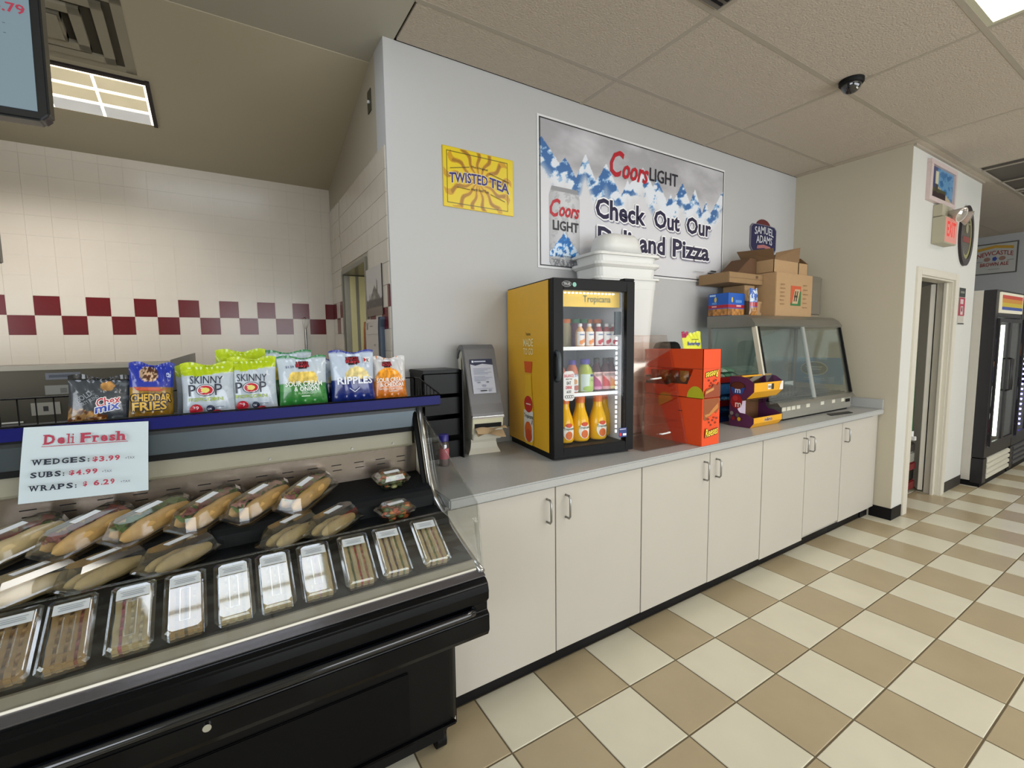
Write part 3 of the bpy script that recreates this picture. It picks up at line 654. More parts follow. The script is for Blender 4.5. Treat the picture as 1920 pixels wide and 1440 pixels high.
MB().prism([(-.0635, .172), (-.057, .172), (-.056, .150), (-.062, .150)], 'x', .012, w-.012, M_BLACKM).build('slot', t)
nap = mat('b69c78', .9, noise=.08, scale=60)
MB().grid(lambda u, v: (.012+u*.165, -.058-.045*v-.01*math.sin(u*6)*v, .150+.02*v*u-.022*v+.006*math.sin(u*7+v*3)), 14, 5, nap).grid(lambda u, v: (.014+u*.155, -.058-.04*v, .132+.012*math.sin(u*5)*v-.02*v), 14, 5, nap).build('napkin', t)
def dispf(u, v, d):   # sloping front face
    a = Vector((0, -.034, .28)); b = Vector((0, .050, .532)); q = (b-a).normalized(); n = Vector((0, -q.z, q.y)); s = a+q*v+n*(d+.0035); return (u, s.y, s.z)
p = Print(); p.rect(.022, .045, .148, .232, 'b3b6c0'); p.poly([(.022, .205), (.05, .196), (.09, .206), (.148, .198), (.148, .232), (.022, .232)], '1f2740').rect(.032, .213, .042, .224, 'd8dce4').rect(.045, .215, .11, .222, 'b8bccc')
for k in range(9): p.rect(.035, .178-k*.0075-(.006 if k > 4 else 0), .135-(.02*(k % 3)), .1805-k*.0075-(.006 if k > 4 else 0), '84889a')
p.rect(.05, .10, .065, .106, '777b8a').rect(.10, .10, .112, .108, '666a78').ell(.085, .085, .010, .006, '8a8e9c').rect(.04, .068, .13, .070, '84889a').rect(.06, .055, .095, .061, '22242c').rect(.11, .052, .122, .064, '8a8e9c')
p.it = [q for q in p.it]; p.build('instruction_sheet', t, dispf)
MB().prism([(.08, .30), (.12, .30), (.145, .50), (.10, .52)], 'x', -.0055, -.0045, M_CREAM).build('window', t)

t = thing('cup_rack', 'tall black plastic cup and lid rack between deli case and napkin dispenser', 'organizer', (.1, .6, HT), world=True)
mb = MB(); a, b = .005, .205
mb.box(a, .52, HT, a+.006, .68, 1.375, M_BLACK).box(b-.006, .46, HT, b, .68, 1.375, M_BLACK).box(a, .674, HT, b, .68, 1.375, M_BLACK)
mb.build('frame', t)
for z in (.925, 1.04, 1.15, 1.255):
    MB().box(a+.006, .50, z, b-.006, .674, z+.006, M_BLACK).box(a+.006, .494, z, b-.006, .50, z+(.10 if z > 1.2 else .085), M_BLACK).build('tray', t, .001)
bx('hood', t, a-.004, .49, 1.36, b+.002, .68, 1.378, M_BLACK, .003)
t = thing('spice_jar', 'small clear jar with purple lid and red label beside the case end glass', 'jar', (.055, .38, HT))
MB().lathe([(.0005, 0), (.024, 0), (.024, .11), (.018, .12)], clear('e8e4e4', base=.15, edge=.5), n=18).build('body', t)
MB().lathe([(.0005, .001), (.021, .001), (.021, .07)], mat('c9b8b4', .7), n=14).build('contents', t)
MB().lathe([(.0245, .035), (.0245, .085)], mat('b8606a', .5, noise=0), n=18).build('jar_label', t)
MB().lathe([(.024, .12), (.024, .15), (.02, .153)], mat('2b2678', .4, noise=0), n=18).build('lid', t)

# ================================================================== CLEAR PASTRY CASE
t = thing('pastry_case', 'clear acrylic pastry case with four empty shelves next to the juice cooler', 'display case', (1.2, .15, HT), world=True)
AC = clear('fffaf7', base=.03, rough=.05, edge=.30); a, b = 1.045, 1.378
fy = lambda z: .02+(z-.925)/.615*.14
bx('base', t, a, .02, HT, b, .33, HT+.006, AC)
for x in (a, b-.004): MB().prism([(.02, .928), (.34, .928), (.34, 1.54), (.16, 1.54)], 'x', x, x+.004, AC).build('side_panel', t)
bx('back_panel', t, a, .336, .928, b, .34, 1.54, AC); bx('top_panel', t, a, .16, 1.536, b, .34, 1.54, AC)
for z0, z1 in ((.932, 1.225), (1.228, 1.50)):
    d = MB().prism([(fy(z0)-.012, z0), (fy(z0)-.008, z0), (fy(z1)-.008, z1), (fy(z1)-.012, z1)], 'x', a-.004, b+.004, AC).build('door', t)
    zz = z0+.07; yy = fy(zz)-.012
    MB().tube([(1.17, yy, zz), (1.175, yy-.016, zz+.002), (1.235, yy-.016, zz+.004), (1.24, yy, zz+.004)], .0045, M_WHITE).build('handle', d)
    bx('hinge', d, b-.07, fy(z1)-.016, z1-.02, b-.01, fy(z1)-.010, z1-.008, AC)
for z in (1.05, 1.16, 1.29, 1.40): MB().box(a+.006, fy(z)+.006, z, b-.006, .335, z+.004, clear('fefaf8', base=.05, rough=.15, edge=.3)).build('shelf', t)

# ================================================================== CANDY ON THE COUNTER
ORG = mat('df4a14', .45, noise=.03, name='orange_card'); ORI = mat('8a3a18', .7, noise=.05)
def candy_word(p, s, x0, y0, x1, y1, flip=False):
    p.text(s, x0, y0, x1, y1, 'f0cf3a', bold=.04, shear=.3, rot=math.pi+.12 if flip else .12, out='3a1c10', ow=.0035)
ax, bxx, ay, by = 1.387, 1.545, -.08, .33
t = thing('candy_box', 'lower orange candy display box standing closed on the worktop', 'box', ((ax+bxx)/2, .12, HT), world=True)
bx('carton', t, ax, ay, HT, bxx, by, 1.186, ORG, .002)
p = Print(); p.poly([(.01, .262), (.148, .262), (.148, .20), (.12, .175), (.10, .19), (.075, .165), (.05, .16), (.03, .14), (.01, .15)], '8c4a1e').poly([(.02, .175), (.06, .18), (.10, .21), (.14, .235), (.14, .205), (.11, .19), (.07, .168), (.03, .16)], 'b97a3a')
for x, y in ((.06, .13), (.09, .14), (.075, .115), (.115, .125), (.10, .155), (.05, .15), (.125, .15)): p.ell(x, y, .008, .006, '7a2a12', 7)
candy_word(p, 'Reeses', .022, .055, .135, .100); p.build('lettering', t, on_y(ay, ax, HT))
bx('slot', t, ax-.0006, .05, 1.105, ax, .078, 1.110, M_BLACKM)
t = thing('candy_box', 'upper orange candy display box with open cut-out front and upside-down name', 'box', ((ax+bxx)/2, .12, 1.187), world=True)
z0, z1 = 1.187, 1.458
mb = MB(); mb.box(ax, ay, z0, bxx, ay+.003, z1, ORG).box(bxx-.003, ay, z0, bxx, by, z1, ORG).box(ax, by-.003, z0, bxx, by, z1, ORG).box(ax, ay, z0, bxx, by, z0+.003, ORG)
mb.box(ax, ay, 1.352, ax+.003, by, z1, ORG)                       # upper band of the side
mb.prism([(ay, z0), (by, z0), (by, 1.25), (.16, 1.25), (.13, 1.262), (.02, 1.262), (-.02, 1.352), (ay, 1.352)], 'x', ax, ax+.003, ORG)
mb.build('carton', t)
bx('tear_line', t, ax-.001, ay, 1.349, ax, by, 1.352, mat('8a3212', .6))
bx('tear_line', t, ax, ay-.001, 1.351, bxx, ay, 1.353, mat('b8421a', .6))
bx('inner_tray', t, ax+.004, -.07, 1.19, bxx-.005, by-.006, 1.30, mat('4a2a18', .7, noise=.1))
for k in range(4): 
    m = MB().grid(lambda u, v: (ax+.012+.02*math.sin(v*3.1)*math.sin(u*3.14)*-1, .02+k*.07+u*.062, 1.262+v*.075), 6, 6, mat(('8a5a22', '6a2f14')[k % 2], .3, noise=.4, scale=50)); m.build('candy_pack', t)
p = Print(); p.poly([(.19+.055*math.cos(q), .0+.065*math.sin(q)) for q in np.linspace(0, math.pi, 18)], 'b9b81c')
p.build('price_dot', t, lambda u, v, d: (ax-d, by-u-.0+.0 if False else .155-u, z0+.002+v))
p = Print(); candy_word(p, 'Reeses', .02, .112, .135, .150, True)
for x, y in ((.05, .10), (.07, .085), (.095, .095), (.085, .075), (.06, .07), (.11, .10)): p.ell(x, y, .008, .006, '7a2a12', 7)
p.poly([(.008, .006), (.15, .006), (.15, .082), (.135, .088), (.12, .07), (.095, .078), (.07, .06), (.03, .055), (.012, .04)], '8c3e1a').poly([(.02, .04), (.06, .052), (.09, .06), (.09, .045), (.05, .035), (.02, .025)], 'c48a48')
p.build('lettering', t, on_y(ay, ax, z0))
# yellow-green candy pouch and unidentified black device behind
def pouch(name, label, cat, loc, rz, w, h, dpt, art, front, tilt=-.12, roll=0, group=None, top=.06, back='8a8a8a', rough=.25, base=.02):
    t = thing(name, label, cat, loc, group=group, rot=(tilt, roll, rz))
    def bul(u, v):
        s = max(0, 1-abs(2*u-1)**2.4); vv = min(1, max(0, (v-base)/(1-base-top)));  e = max(0, math.sin(math.pi*min(1, vv*1.0)))**.55 if 0 < vv < 1 else 0
        g = .0035*math.sin(u*31+v*9)*(1 if vv > .75 or vv < .2 else .25)
        return dpt*s**.6*e, g*s
    nar = lambda v: 1-.05*math.sin(math.pi*v)
    pos = lambda u, v, d, sg=-1: ((u-.5)*w*nar(v), sg*(bul(u, v)[0]+d)+bul(u, v)[1], v*h+(.006*math.sin(u*9) if v > .97 else 0))
    canvas('front', t, lambda u, v: pos(u, v, 0), 44, 44, front, rough, coat=.5)
    MB().grid(lambda u, v: pos(u, v, .0005, 1), 14, 16, mat(back, .3, noise=.05)).build('back', t)
    if art:
        p = Print(); art(p, w, h); p.build('lettering', t, lambda u, v, d: pos(min(1, max(0, u/w+.5)), v/h, d+.001), .35, .0005, .0012, div=.02)
    return t
def f_const(c): return lambda U, V: np.ones((len(U), 3))*rgb(c)
def butter(U, V):
    c = np.ones((len(U), 3))*rgb('d8dc3a'); c = lay(c, ((V > .84-.0*U) & (U < .42-(1-V)*1.6))*1.0, 'a01a4c'); c = lay(c, (V < .33-np.abs(U-.5)*.4)*1.0, '8a4a1c'); return lay(c, (fbm(U*9, V*9) > .6)*(V < .5)*.5, 'b06a1c')
t = pouch('candy_pouch', 'yellow-green candy pouch with blue name behind the orange boxes', 'pouch', (1.85, .32, 1.33), 0, .20, .235, .02, lambda p, w, h: p.text('Butterfinger', -.07, .135, .075, .168, '1f3f9c', bold=.04, shear=.2).rect(-.02, .18, .05, .185, '5a5a1c'), butter)
t = thing('candy_carton', 'brown carton holding the candy pouch behind the orange boxes', 'box', (1.85, .34, HT), world=True); bx('carton', t, 1.74, .28, HT, 1.95, .42, 1.328, M_CARD, .003)
t = thing('black_device', 'small black rounded device on the worktop behind the orange boxes', 'device', (1.83, .52, HT), world=True)  # black object of unknown use, modelled as a plain rounded housing
MB().prism([(1.70+.02+x, z) for x, z in ((0, HT), (.23, HT), (.23, 1.46), (.21, 1.49), (.17, 1.50), (.06, 1.50), (.02, 1.49), (0, 1.46))], 'y', .5, .56, M_BLACK).build('housing', t, .008)

# candy carousel box in purple and yellow
t = thing('candy_display', 'purple and yellow two-tier candy display box with empty trays', 'box', (2.28, .14, HT), world=True)
PU = mat('56234f', .45, noise=.04); YE = mat('e0a21a', .45, noise=.03); BR = mat('5f3c1c', .8, noise=.05)
out = [(.068, .923), (.215, .923), (.215, 1.262), (.129, 1.262), (.095, 1.255), (.047, 1.222), (.047, 1.165), (.095, 1.115), (.125, 1.105)]
out += [(.125+.035*math.sin(q), 1.06+.045*math.cos(q)) for q in np.linspace(.4, 2.74, 7)]+[(.10, 1.015), (.043, .99), (.043, .955)]
for x in (2.10, 2.447): MB().prism(out, 'x', x, x+.003, PU).build('side_panel', t)
bx('back_panel', t, 2.103, .212, .923, 2.447, .215, 1.262, BR)
bx('divider', t, 2.104, .12, 1.10, 2.447, .212, 1.104, BR); bx('inner_floor', t, 2.104, .07, .926, 2.447, .212, .930, BR)
MB().prism([(.047, 1.163), (.05, 1.163), (.05, 1.222), (.047, 1.222)], 'x', 2.101, 2.45, YE).prism([(.047, 1.163), (.093, 1.114), (.095, 1.118), (.05, 1.166)], 'x', 2.101, 2.45, YE).build('upper_tray_front', t)
MB().prism([(.043, .955), (.046, .955), (.046, .992), (.043, .992)], 'x', 2.101, 2.45, YE).prism([(.043, .955), (.068, .923), (.070, .926), (.046, .957)], 'x', 2.101, 2.45, YE).build('lower_tray_front', t)
bx('top_edge', t, 2.101, .127, 1.258, 2.45, .135, 1.268, YE)
bx('inner_wall', t, 2.104, .16, .93, 2.20, .163, 1.10, mat('c9b8c9', .6))
bx('candy_pack', t, 2.12, .08, 1.166, 2.28, .13, 1.20, mat('4a1420', .3, noise=.4, scale=60), .006)
p = Print(); p.rect(.16, .010, .205, .045, 'e8e2d0').rect(.205, .008, .235, .046, '2e2a1c').poly([(.30, .0), (.35, .0), (.35, .058), (.33, .058), (.31, .03)], 'e6dcd2').text('sharing', .164, .012, .202, .040, '4a3a1c', bold=.03); p.build('upper_lettering', t, on_y(.047, 2.10, 1.164))
p = Print(); p.text("m&m's", .13, .006, .22, .03, '6a3a22', bold=.09, out='f0e6d2', ow=.002); p.build('lower_lettering', t, on_y(.043, 2.10, .956))
p = Print()
p.ell(.085, .262, .062, .034, '3a1712').poly([(.028, .258), (.143, .258), (.12, .215), (.05, .215)], '1f4a9c').ell(.085, .27, .05, .022, '5a2a1a').text('m', .065, .222, .108, .248, 'dfe6f0', bold=.04)
p.ell(.08, .165, .046, .047, 'a0161e').ell(.07, .185, .02, .018, 'b8303a').text('m', .07, .128, .118, .158, 'efe2dc', bold=.04)
for x, y, c in ((.045, .085, '8a8a86'), (.09, .075, '5a5a58'), (.06, .05, '8c1a20'), (.105, .05, 'd8b81c'), (.035, .06, '4a4a4a')): p.ell(x, y, .014, .013, c, 14)
p.build('side_picture', t, lambda u, v, d: (2.10-d, .215-u*.9+.02, .925+v*1.02))

# packs stacked behind it
def packs(n, x, y, z, dx, col, label, name, grp, col2):
    for k in range(n):
        o = MB().grid(lambda u, v: ((u-.5)*dx*1.05, (v-.5)*.13, .002+.028*(math.sin(math.pi*u)*math.sin(math.pi*v))**.5+.004*math.sin(u*25+v*17)), 14, 12, mat(col if k % 2 else col2, .25, .3, noise=.5, scale=90)).grid(lambda u, v: ((u-.5)*dx*1.05, (.5-v)*.13, .001), 2, 2, mat(col, .4)).build(name)
        o.location = (x+k*dx, y, z); tag(o, label % ('far left', 'second from left', 'third from left', 'fourth from left', 'fifth from left')[k], 'snack pack', grp)
t = thing('pack_tray', 'dark blue lower display tray of blue snack packs behind the purple box', 'tray', (2.17, .38, HT), world=True)
bx('tray', t, 1.99, .315, HT, 2.40, .47, .995, mat('1f3f78', .4, noise=.1), .002); bx('front_strip', t, 1.995, .312, .96, 2.39, .315, .99, mat('15264a', .4))
packs(4, 2.05, .39, .996, .095, '2f74b8', 'blue foil snack pack in the lower tray, %s', 'snack_pack', 'blue foil packs in the lower tray', '3f8ed0')
t = thing('pack_tray', 'red-edged middle display tray of blue packs behind the purple box', 'tray', (2.17, .38, 1.04), world=True)
bx('tray', t, 1.99, .315, 1.035, 2.40, .47, 1.075, mat('7a1420', .4, noise=.1), .002)
packs(4, 2.05, .39, 1.076, .095, '3a86c8', 'light blue foil snack pack in the middle tray, %s', 'snack_pack', 'blue foil packs in the middle tray', '5aa6dc')
bx('riser', t, 2.0, .33, 1.115, 2.39, .46, 1.20, mat('2f6aa8', .35, noise=.4, scale=50), .004)
t = thing('pack_tray', 'red top tray holding green and silver foil packs beside the warming case', 'tray', (2.17, .38, 1.2), world=True)
bx('tray', t, 1.99, .315, 1.202, 2.40, .47, 1.242, mat('8c1218', .4, noise=.05), .002)
packs(5, 2.03, .39, 1.243, .078, '5f9a78', 'green and silver foil pack in the top tray, %s', 'snack_pack', 'green foil packs in the top tray', '8aa898')
packs(4, 2.07, .40, 1.276, .08, '6f9a7c', 'crinkled green foil pack lying on the others in the top tray, %s', 'snack_pack', 'green foil packs on top', 'a0b4a4')

# ================================================================== HEATED MERCHANDISER
t = thing('warming_case', 'stainless heated display case with slanted glass front at the end of the worktop', 'display case', (2.95, .35, HT), world=True)
SS = mat('8b8a82', .32, .75, noise=.06, scale=20); SL = mat('a3a196', .35, .5, noise=.05); xa, xb = 2.33, 3.60
bx('base', t, xa+.2, .085, .935, xb, .55, 1.03, SL, .004); bx('base', t, xa, .30, .935, xa+.2, .55, 1.03, SL, .004)
bx('foot', t, xa+.25, .10, HT, xb-.03, .50, .935, M_BLACKM)
MB().prism([(.06, 1.032), (.085, 1.062), (.55, 1.062), (.55, 1.032)], 'x', 2.46, xb+.01, SS).prism([(.24, 1.032), (.24, 1.062), (.55, 1.062), (.55, 1.032)], 'x', xa+.01, 2.46, SS).build('deck_rim', t)
bx('deck', t, xa+.13, .12, 1.062, xb-.03, .53, 1.07, mat('33332f', .3, .5, noise=.3, scale=30))
for k in range(9): bx('deck_bar', t, xa+.14, .15+k*.042, 1.07, xb-.04, .158+k*.042, 1.076, M_STEEL)
hood = [(.19, 1.595), (.185, 1.615), (.215, 1.655), (.26, 1.682), (.56, 1.685), (.56, 1.595)]
MB().prism(hood, 'x', xa-.01, xb+.02, SS).build('hood', t, .003)
MB().prism([(.185, 1.6), (.215, 1.6), (.15, 1.27), (.255, 1.2), (.255, 1.06), (.23, 1.06), (.23, 1.185), (.118, 1.264)], 'x', xa, xa+.02, M_CREAM).build('end_post', t)
MB().prism([(.185, 1.6), (.215, 1.6), (.11, 1.06), (.075, 1.06)], 'x', xb-.02, xb, SS).build('end_post', t)
bx('rear_post', t, xa, .53, 1.06, xa+.02, .55, 1.6, SS); bx('rear_post', t, xb-.02, .53, 1.06, xb, .55, 1.6, SS)
CG = clear('f3f7f5', base=.07, edge=.4)
gl = lambda x0, x1, o, n: MB().prism([(.185-o, 1.6), (.19-o, 1.6), (.082-o, 1.062), (.077-o, 1.062)], 'x', x0, x1, CG).build(n, t)
gl(xa+.02, 2.98, .004, 'glass_door'); gl(2.94, xb-.02, -.004, 'glass_door')
MB().prism([(.178, 1.598), (.19, 1.598), (.128, 1.275), (.114, 1.275)], 'x', xa+.022, xa+.036, M_BLACKM).build('door_gasket', t); MB().prism([(.178, 1.598), (.19, 1.598), (.085, 1.065), (.07, 1.065)], 'x', xb-.034, xb-.02, M_BLACKM).build('door_gasket', t)
MB().prism([(.176, 1.598), (.192, 1.598), (.082, 1.065), (.068, 1.065)], 'x', 2.945, 2.975, mat('a9ada8', .3, .4)).build('door_rail', t)
MB().prism([(.2, 1.59), (.53, 1.59), (.53, 1.07), (.11, 1.07)], 'x', xa+.004, xa+.008, CG).build('side_glass', t)
MB().prism([(.2, 1.59), (.53, 1.59), (.53, 1.07), (.11, 1.07)], 'x', xb-.008, xb-.004, CG).build('side_glass', t)
bx('back_glass', t, xa+.02, .54, 1.07, xb-.02, .545, 1.59, clear('eef3f1', base=.08, edge=.4))
for k, x in enumerate((2.52, 2.585, 2.65, 2.72, 2.86, 3.08, 3.26, 3.42)): bx('price_tag', t, x, .081, .995, x+.05, .085, 1.022, mat('d3cfbd', .5, noise=0))
bx('badge', t, 3.50, .081, .985, 3.57, .085, 1.01, M_BLACKM)
for k in range(3): 
    tg = thing('folded_card', 'white folded price card inside the warming case, %s' % ('left', 'middle', 'right')[k], 'card', (2.78+k*.28, .47, 1.078), world=True); bx('card', tg, 2.72+k*.28, .46, 1.078, 2.86+k*.28, .464, 1.14, M_WHITE)
tg = thing('clear_tray', 'clear ribbed plastic tray inside the warming case at its left end', 'tray', (2.62, .24, 1.078), world=True)
rings([[(2.44+i, .13+i*.6, z), (2.86-i, .13+i*.6, z), (2.86-i, .36-i*.6, z), (2.44+i, .36-i*.6, z)] for z, i in ((1.078, .02), (1.125, 0), (1.13, -.01), (1.14, .03), (1.165, .06))], clear('f4f7fa', base=.25, rough=.08, edge=.7), 'tray', tg)
for k in range(7): bx('rib', tg, 2.50+k*.05, .13, 1.09, 2.506+k*.05, .36, 1.16, clear('dfe6ee', base=.45, rough=.08, edge=.8))
# poster on the return wall behind it, card on the worktop
t = thing('wall_notice', 'blue notice with an oval badge on the return wall behind the warming case', 'poster', (XP, .45, 1.25), world=True)
bx('sheet', t, XP-.004, .22, 1.10, XP-.001, .66, 1.335, mat('1f86b0', .5, noise=.03))
p = Print(); p.ell(.20, .135, .115, .065, 'cfd8b8').ell(.20, .135, .108, .058, '2a5a50').rect(.13, .145, .27, .155, 'b8c8b0').rect(.14, .125, .26, .133, 'b8c8b0').rect(.12, .045, .29, .05, 'd0e0e0').rect(.1, .03, .31, .034, 'b0d0e0'); p.build('lettering', t, on_x(XP-.004, .66, 1.10))
t = thing('pen_card', 'thin black folder lying open on the worktop before the warming case', 'folder', (3.2, .02, HT), world=True)
MB().add([(3.06, .0, HT+.001), (3.12, .055, HT+.001), (3.40, .02, HT+.001), (3.34, -.035, HT+.001), (3.06, .0, HT+.004), (3.12, .055, HT+.004), (3.40, .02, HT+.004), (3.34, -.035, HT+.004)], [(0, 1, 2, 3), (4, 5, 6, 7), (0, 1, 5, 4), (1, 2, 6, 5), (2, 3, 7, 6), (3, 0, 4, 7)], M_BLACK).build('cover', t)

# ================================================================== BOXES ON TOP OF THE MERCHANDISER
HB = 1.686
t = thing('snack_carton', 'blue peanut snack carton with red band at the left on the warming case', 'box', (2.45, .47, HB), world=True)
x0, x1, y0, y1, z1 = 2.335, 2.54, .40, .56, 1.862
bx('carton', t, x0, y0, HB, x1, y1, z1-.01, mat('14469c', .45, noise=.05), .002)
def nuts(U, V):
    c = np.ones((len(U), 3))*rgb('1a57b0'); c = lay(c, (V < .5)*(V > .33)*1.0, 'a51c2a'); n = fbm(U*10, V*8, 3); c = np.where((V < .30)[:, None], rgb('a8743a')*(0.55+.9*n)[:, None], c); return c
canvas('front_print', t, lambda u, v: (x0+u*(x1-x0), y0-.001, HB+.002+v*(z1-HB-.014)), 36, 28, nuts, .4)
canvas('side_print', t, lambda u, v: (x0-.001, y1-u*(y1-y0), HB+.002+v*(z1-HB-.014)), 30, 28, nuts, .4)
p = Print(); p.rect(.09, .095, .17, .115, '5a8ac8').rect(.1, .066, .16, .078, 'e0a8a8').ell(.045, .115, .01, .02, 'd0b84a'); p.build('front_marks', t, on_y(y0-.001, x0, HB))
p = Print(); p.rect(.01, .145, .06, .158, 'a8c8e8').rect(.03, .085, .07, .10, '5a8ac8').rect(.03, .064, .07, .074, 'e0a8a8').ell(.06, .12, .01, .02, 'd0b84a'); p.build('side_marks', t, lambda u, v, d: (x0-.001-d, y1-u, HB+v))
def nuts2(U, V):
    c = nuts(U, V); return lay(c, (fbm(U*7, V*7) > .56)*(V > .5)*1.0, 'c9d4dc')
pouch('snack_bag', 'crumpled blue and white snack bag beside the blue carton on the warming case', 'bag', (2.59, .36, HB+.002), 0, .10, .20, .018, None, nuts2, tilt=0, back='1a57b0')
def carton(label, x0, y0, z0, x1, y1, z1, art=None, m=M_CARD):
    t = thing('cardboard_box', label, 'box', ((x0+x1)/2, (y0+y1)/2, z0), world=True, group='cardboard boxes on the warming case')
    bx('carton', t, x0, y0, z0, x1, y1, z1, m, .003)
    if art: p = Print(); art(p, x1-x0, z1-z0); p.build('print', t, on_y(y0, x0, z0), .7)
    return t
def art_main(p, w, h):
    p.rect(.215, .085, .37, .24, 'b9502c').poly([(.215, .085), (.37, .085), (.37, .20), (.35, .20), (.215, .10)], '2f6a3a').poly([(.235, .10), (.32, .10), (.355, .215), (.275, .215)], 'b39a78')
    p.poly([(.258, .118), (.272, .118), (.295, .20), (.281, .20)], '3a2e22').poly([(.288, .118), (.302, .118), (.325, .20), (.311, .20)], '3a2e22').rect(.262, .15, .315, .165, '3a2e22')
    for k in range(6): p.rect(.06, .09+k*.03, .12-.01*(k % 2), .097+k*.03, '8a6a48').rect(.40, .07+k*.035, .47-.012*(k % 3), .077+k*.035, '8a6a48')
carton('large cardboard box with an orange and green square logo on the warming case', 2.785, .30, HB, 3.335, .62, 2.02, art_main)
def art_low(p, w, h): p.poly([(.13, .03), (.2, .02), (.2, .09), (.14, .10)], '8a6a48').rect(.02, .03, .09, .07, '4a3a28').rect(.028, .038, .082, .062, '8a6a48')
carton('low cardboard box left of the big logo box, with a small black stamp', 2.62, .40, HB, 2.78, .62, 1.80, art_low)
carton('small pale cardboard box wedged between the low box and the long flat carton', 2.60, .44, 1.803, 2.74, .62, 1.925, lambda p, w, h: p.ell(.07, .06, .035, .04, '8a7458').ell(.07, .06, .02, .024, 'a08a68'))
carton('long flat cardboard carton lying across the left boxes', 2.34, .40, 1.928, 2.78, .655, 2.005, lambda p, w, h: p.rect(.0, .035, .44, .038, '6a5236').rect(.34, .045, .37, .065, '5a452c'), mat('8f7350', .8, noise=.06))
t = thing('plastic_wrap', 'clear plastic wrapped carton at the right end of the warming case top', 'package', (3.45, .45, HB), world=True)
bx('carton', t, 3.345, .34, HB, 3.56, .60, 1.98, mat('857a68', .5, noise=.1), .004); bx('wrap', t, 3.34, .33, HB+.02, 3.57, .61, 2.03, clear('e8e8e8', base=.25, rough=.25, edge=.5), .01)
def open_box(label, x0, y0, z0, x1, y1, z1, flaps):
    t = thing('cardboard_box', label, 'box', ((x0+x1)/2, (y0+y1)/2, z0), world=True, group='cardboard boxes on the warming case'); h = .004
    MB().box(x0, y0, z0, x1, y0+h, z1, M_CARD).box(x0, y1-h, z0, x1, y1, z1, M_CARD).box(x0, y0, z0, x0+h, y1, z1, M_CARD).box(x1-h, y0, z0, x1, y1, z1, M_CARD).box(x0, y0, z0, x1, y1, z0+h, M_CARDD).build('carton', t)
    for f in flaps:
        v = [Vector(q) for q in f]; n = (v[1]-v[0]).cross(v[2]-v[0]).normalized()*.004
        MB().add([q for q in v]+[q+n for q in v], [(0, 1, 2, 3), (4, 5, 6, 7), (0, 1, 5, 4), (1, 2, 6, 5), (2, 3, 7, 6), (3, 0, 4, 7)], M_CARDD).build('flap', t)
    return t
open_box('open cardboard box with raised flaps on top of the boxes', 2.80, .33, 2.021, 3.16, .58, 2.12, [
    [(2.80, .33, 2.12), (2.80, .58, 2.12), (2.74, .60, 2.21), (2.74, .31, 2.19)], [(2.80, .33, 2.12), (3.16, .33, 2.12), (3.15, .32, 2.235), (2.77, .30, 2.16)],
    [(3.16, .33, 2.12), (3.16, .58, 2.12), (3.18, .58, 2.22), (3.17, .36, 2.21)]])
open_box('small open cardboard box at the right end on top of the boxes', 3.185, .34, 2.021, 3.33, .52, 2.12, [[(3.185, .34, 2.12), (3.185, .52, 2.12), (3.22, .48, 2.17), (3.22, .38, 2.17)], [(3.33, .34, 2.12), (3.33, .52, 2.12), (3.29, .48, 2.17), (3.29, .38, 2.17)]])
t = thing('cardboard_box', 'dark tilted cardboard flap box leaning behind the open box', 'box', (2.6, .55, 2.007), world=True, group='cardboard boxes on the warming case')
MB().prism([(2.52, 2.007), (2.70, 2.14), (2.79, 2.14), (2.79, 2.007)], 'y', .46, .62, mat('5f432b', .8, noise=.06)).build('carton', t, .003)

# ================================================================== DELI CASE
t = thing('deli_case', 'long black refrigerated self-serve deli case with low clear front guard', 'deli case', (-1.2, .1, 0), world=True)
XL, XR = -2.3, -.15
GB = mat('030407', .16, noise=.05, spec=.22, name='black_bumper')
bump = [(-.36, .770), (-.405, .768), (-.420, .755), (-.426, .73), (-.424, .70), (-.412, .695), (-.412, .665), (-.426, .655), (-.426, .60), (-.418, .582), (-.37, .575), (-.34, .57), (-.34, .76)]
MB().prism(bump, 'x', XL, XR, GB).build('bumper', t, .004, seg=3)
MB().tube([(XL, -.430, .678), (-.235, -.430, .678), (-.212, -.428, .678), (-.205, -.415, .678)], .0125, mat('070a10', .12, noise=0, spec=.8), 14).build('bumper_rail', t)
o = MB().cyl((-.90, -.426, .635), (-.90, -.432, .635), .009, M_CHROME, 16).build('lock', t); o['label'] = 'small chrome lock'
MB().prism([(-.37, .576), (-.21, .45), (-.10, .45), (-.10, .6), (-.34, .6)], 'x', XL, XR-.012, M_BLACK).build('underside', t)
def rbase():
    pts = [(XL, .58), (XL, -.205)]
    for k in range(7): q = math.pi/2*k/6; pts.append((XR-.06+.05*math.sin(q), -.155-.05*math.cos(q)))
    pts += [(XR-.01, .58)]; return pts
MB().prism(rbase(), 'z', .14, .455, mat('050506', .45, noise=.1, spec=.2)).build('base_body', t)
bb = [(x, y) for x, y in rbase()]
MB().prism([(XL, .56), (XL, -.19), (XR-.07, -.185), (XR-.03, -.14), (XR-.03, .56)], 'z', .075, .141, M_BLACKM).build('kick_plate', t)
bx('vent_panel', t, -1.9, -.212, .17, -.35, -.204, .40, mat('050506', .5, noise=.2, scale=40, spec=.15), .003)
bx('bottom_lip', t, XL, -.215, .135, XR-.03, -.2, .15, GB, .003)
for x, y in ((-.215, -.125), (-.215, .48), (-2.2, -.12), (-2.2, .48)):
    c = MB().cyl((x-.018, y, .038), (x+.018, y, .038), .038, M_BLACKM, 20).build('caster', t); bx('caster_fork', c, x-.024, y-.02, .03, x+.024, y+.02, .078, M_BLACKM)
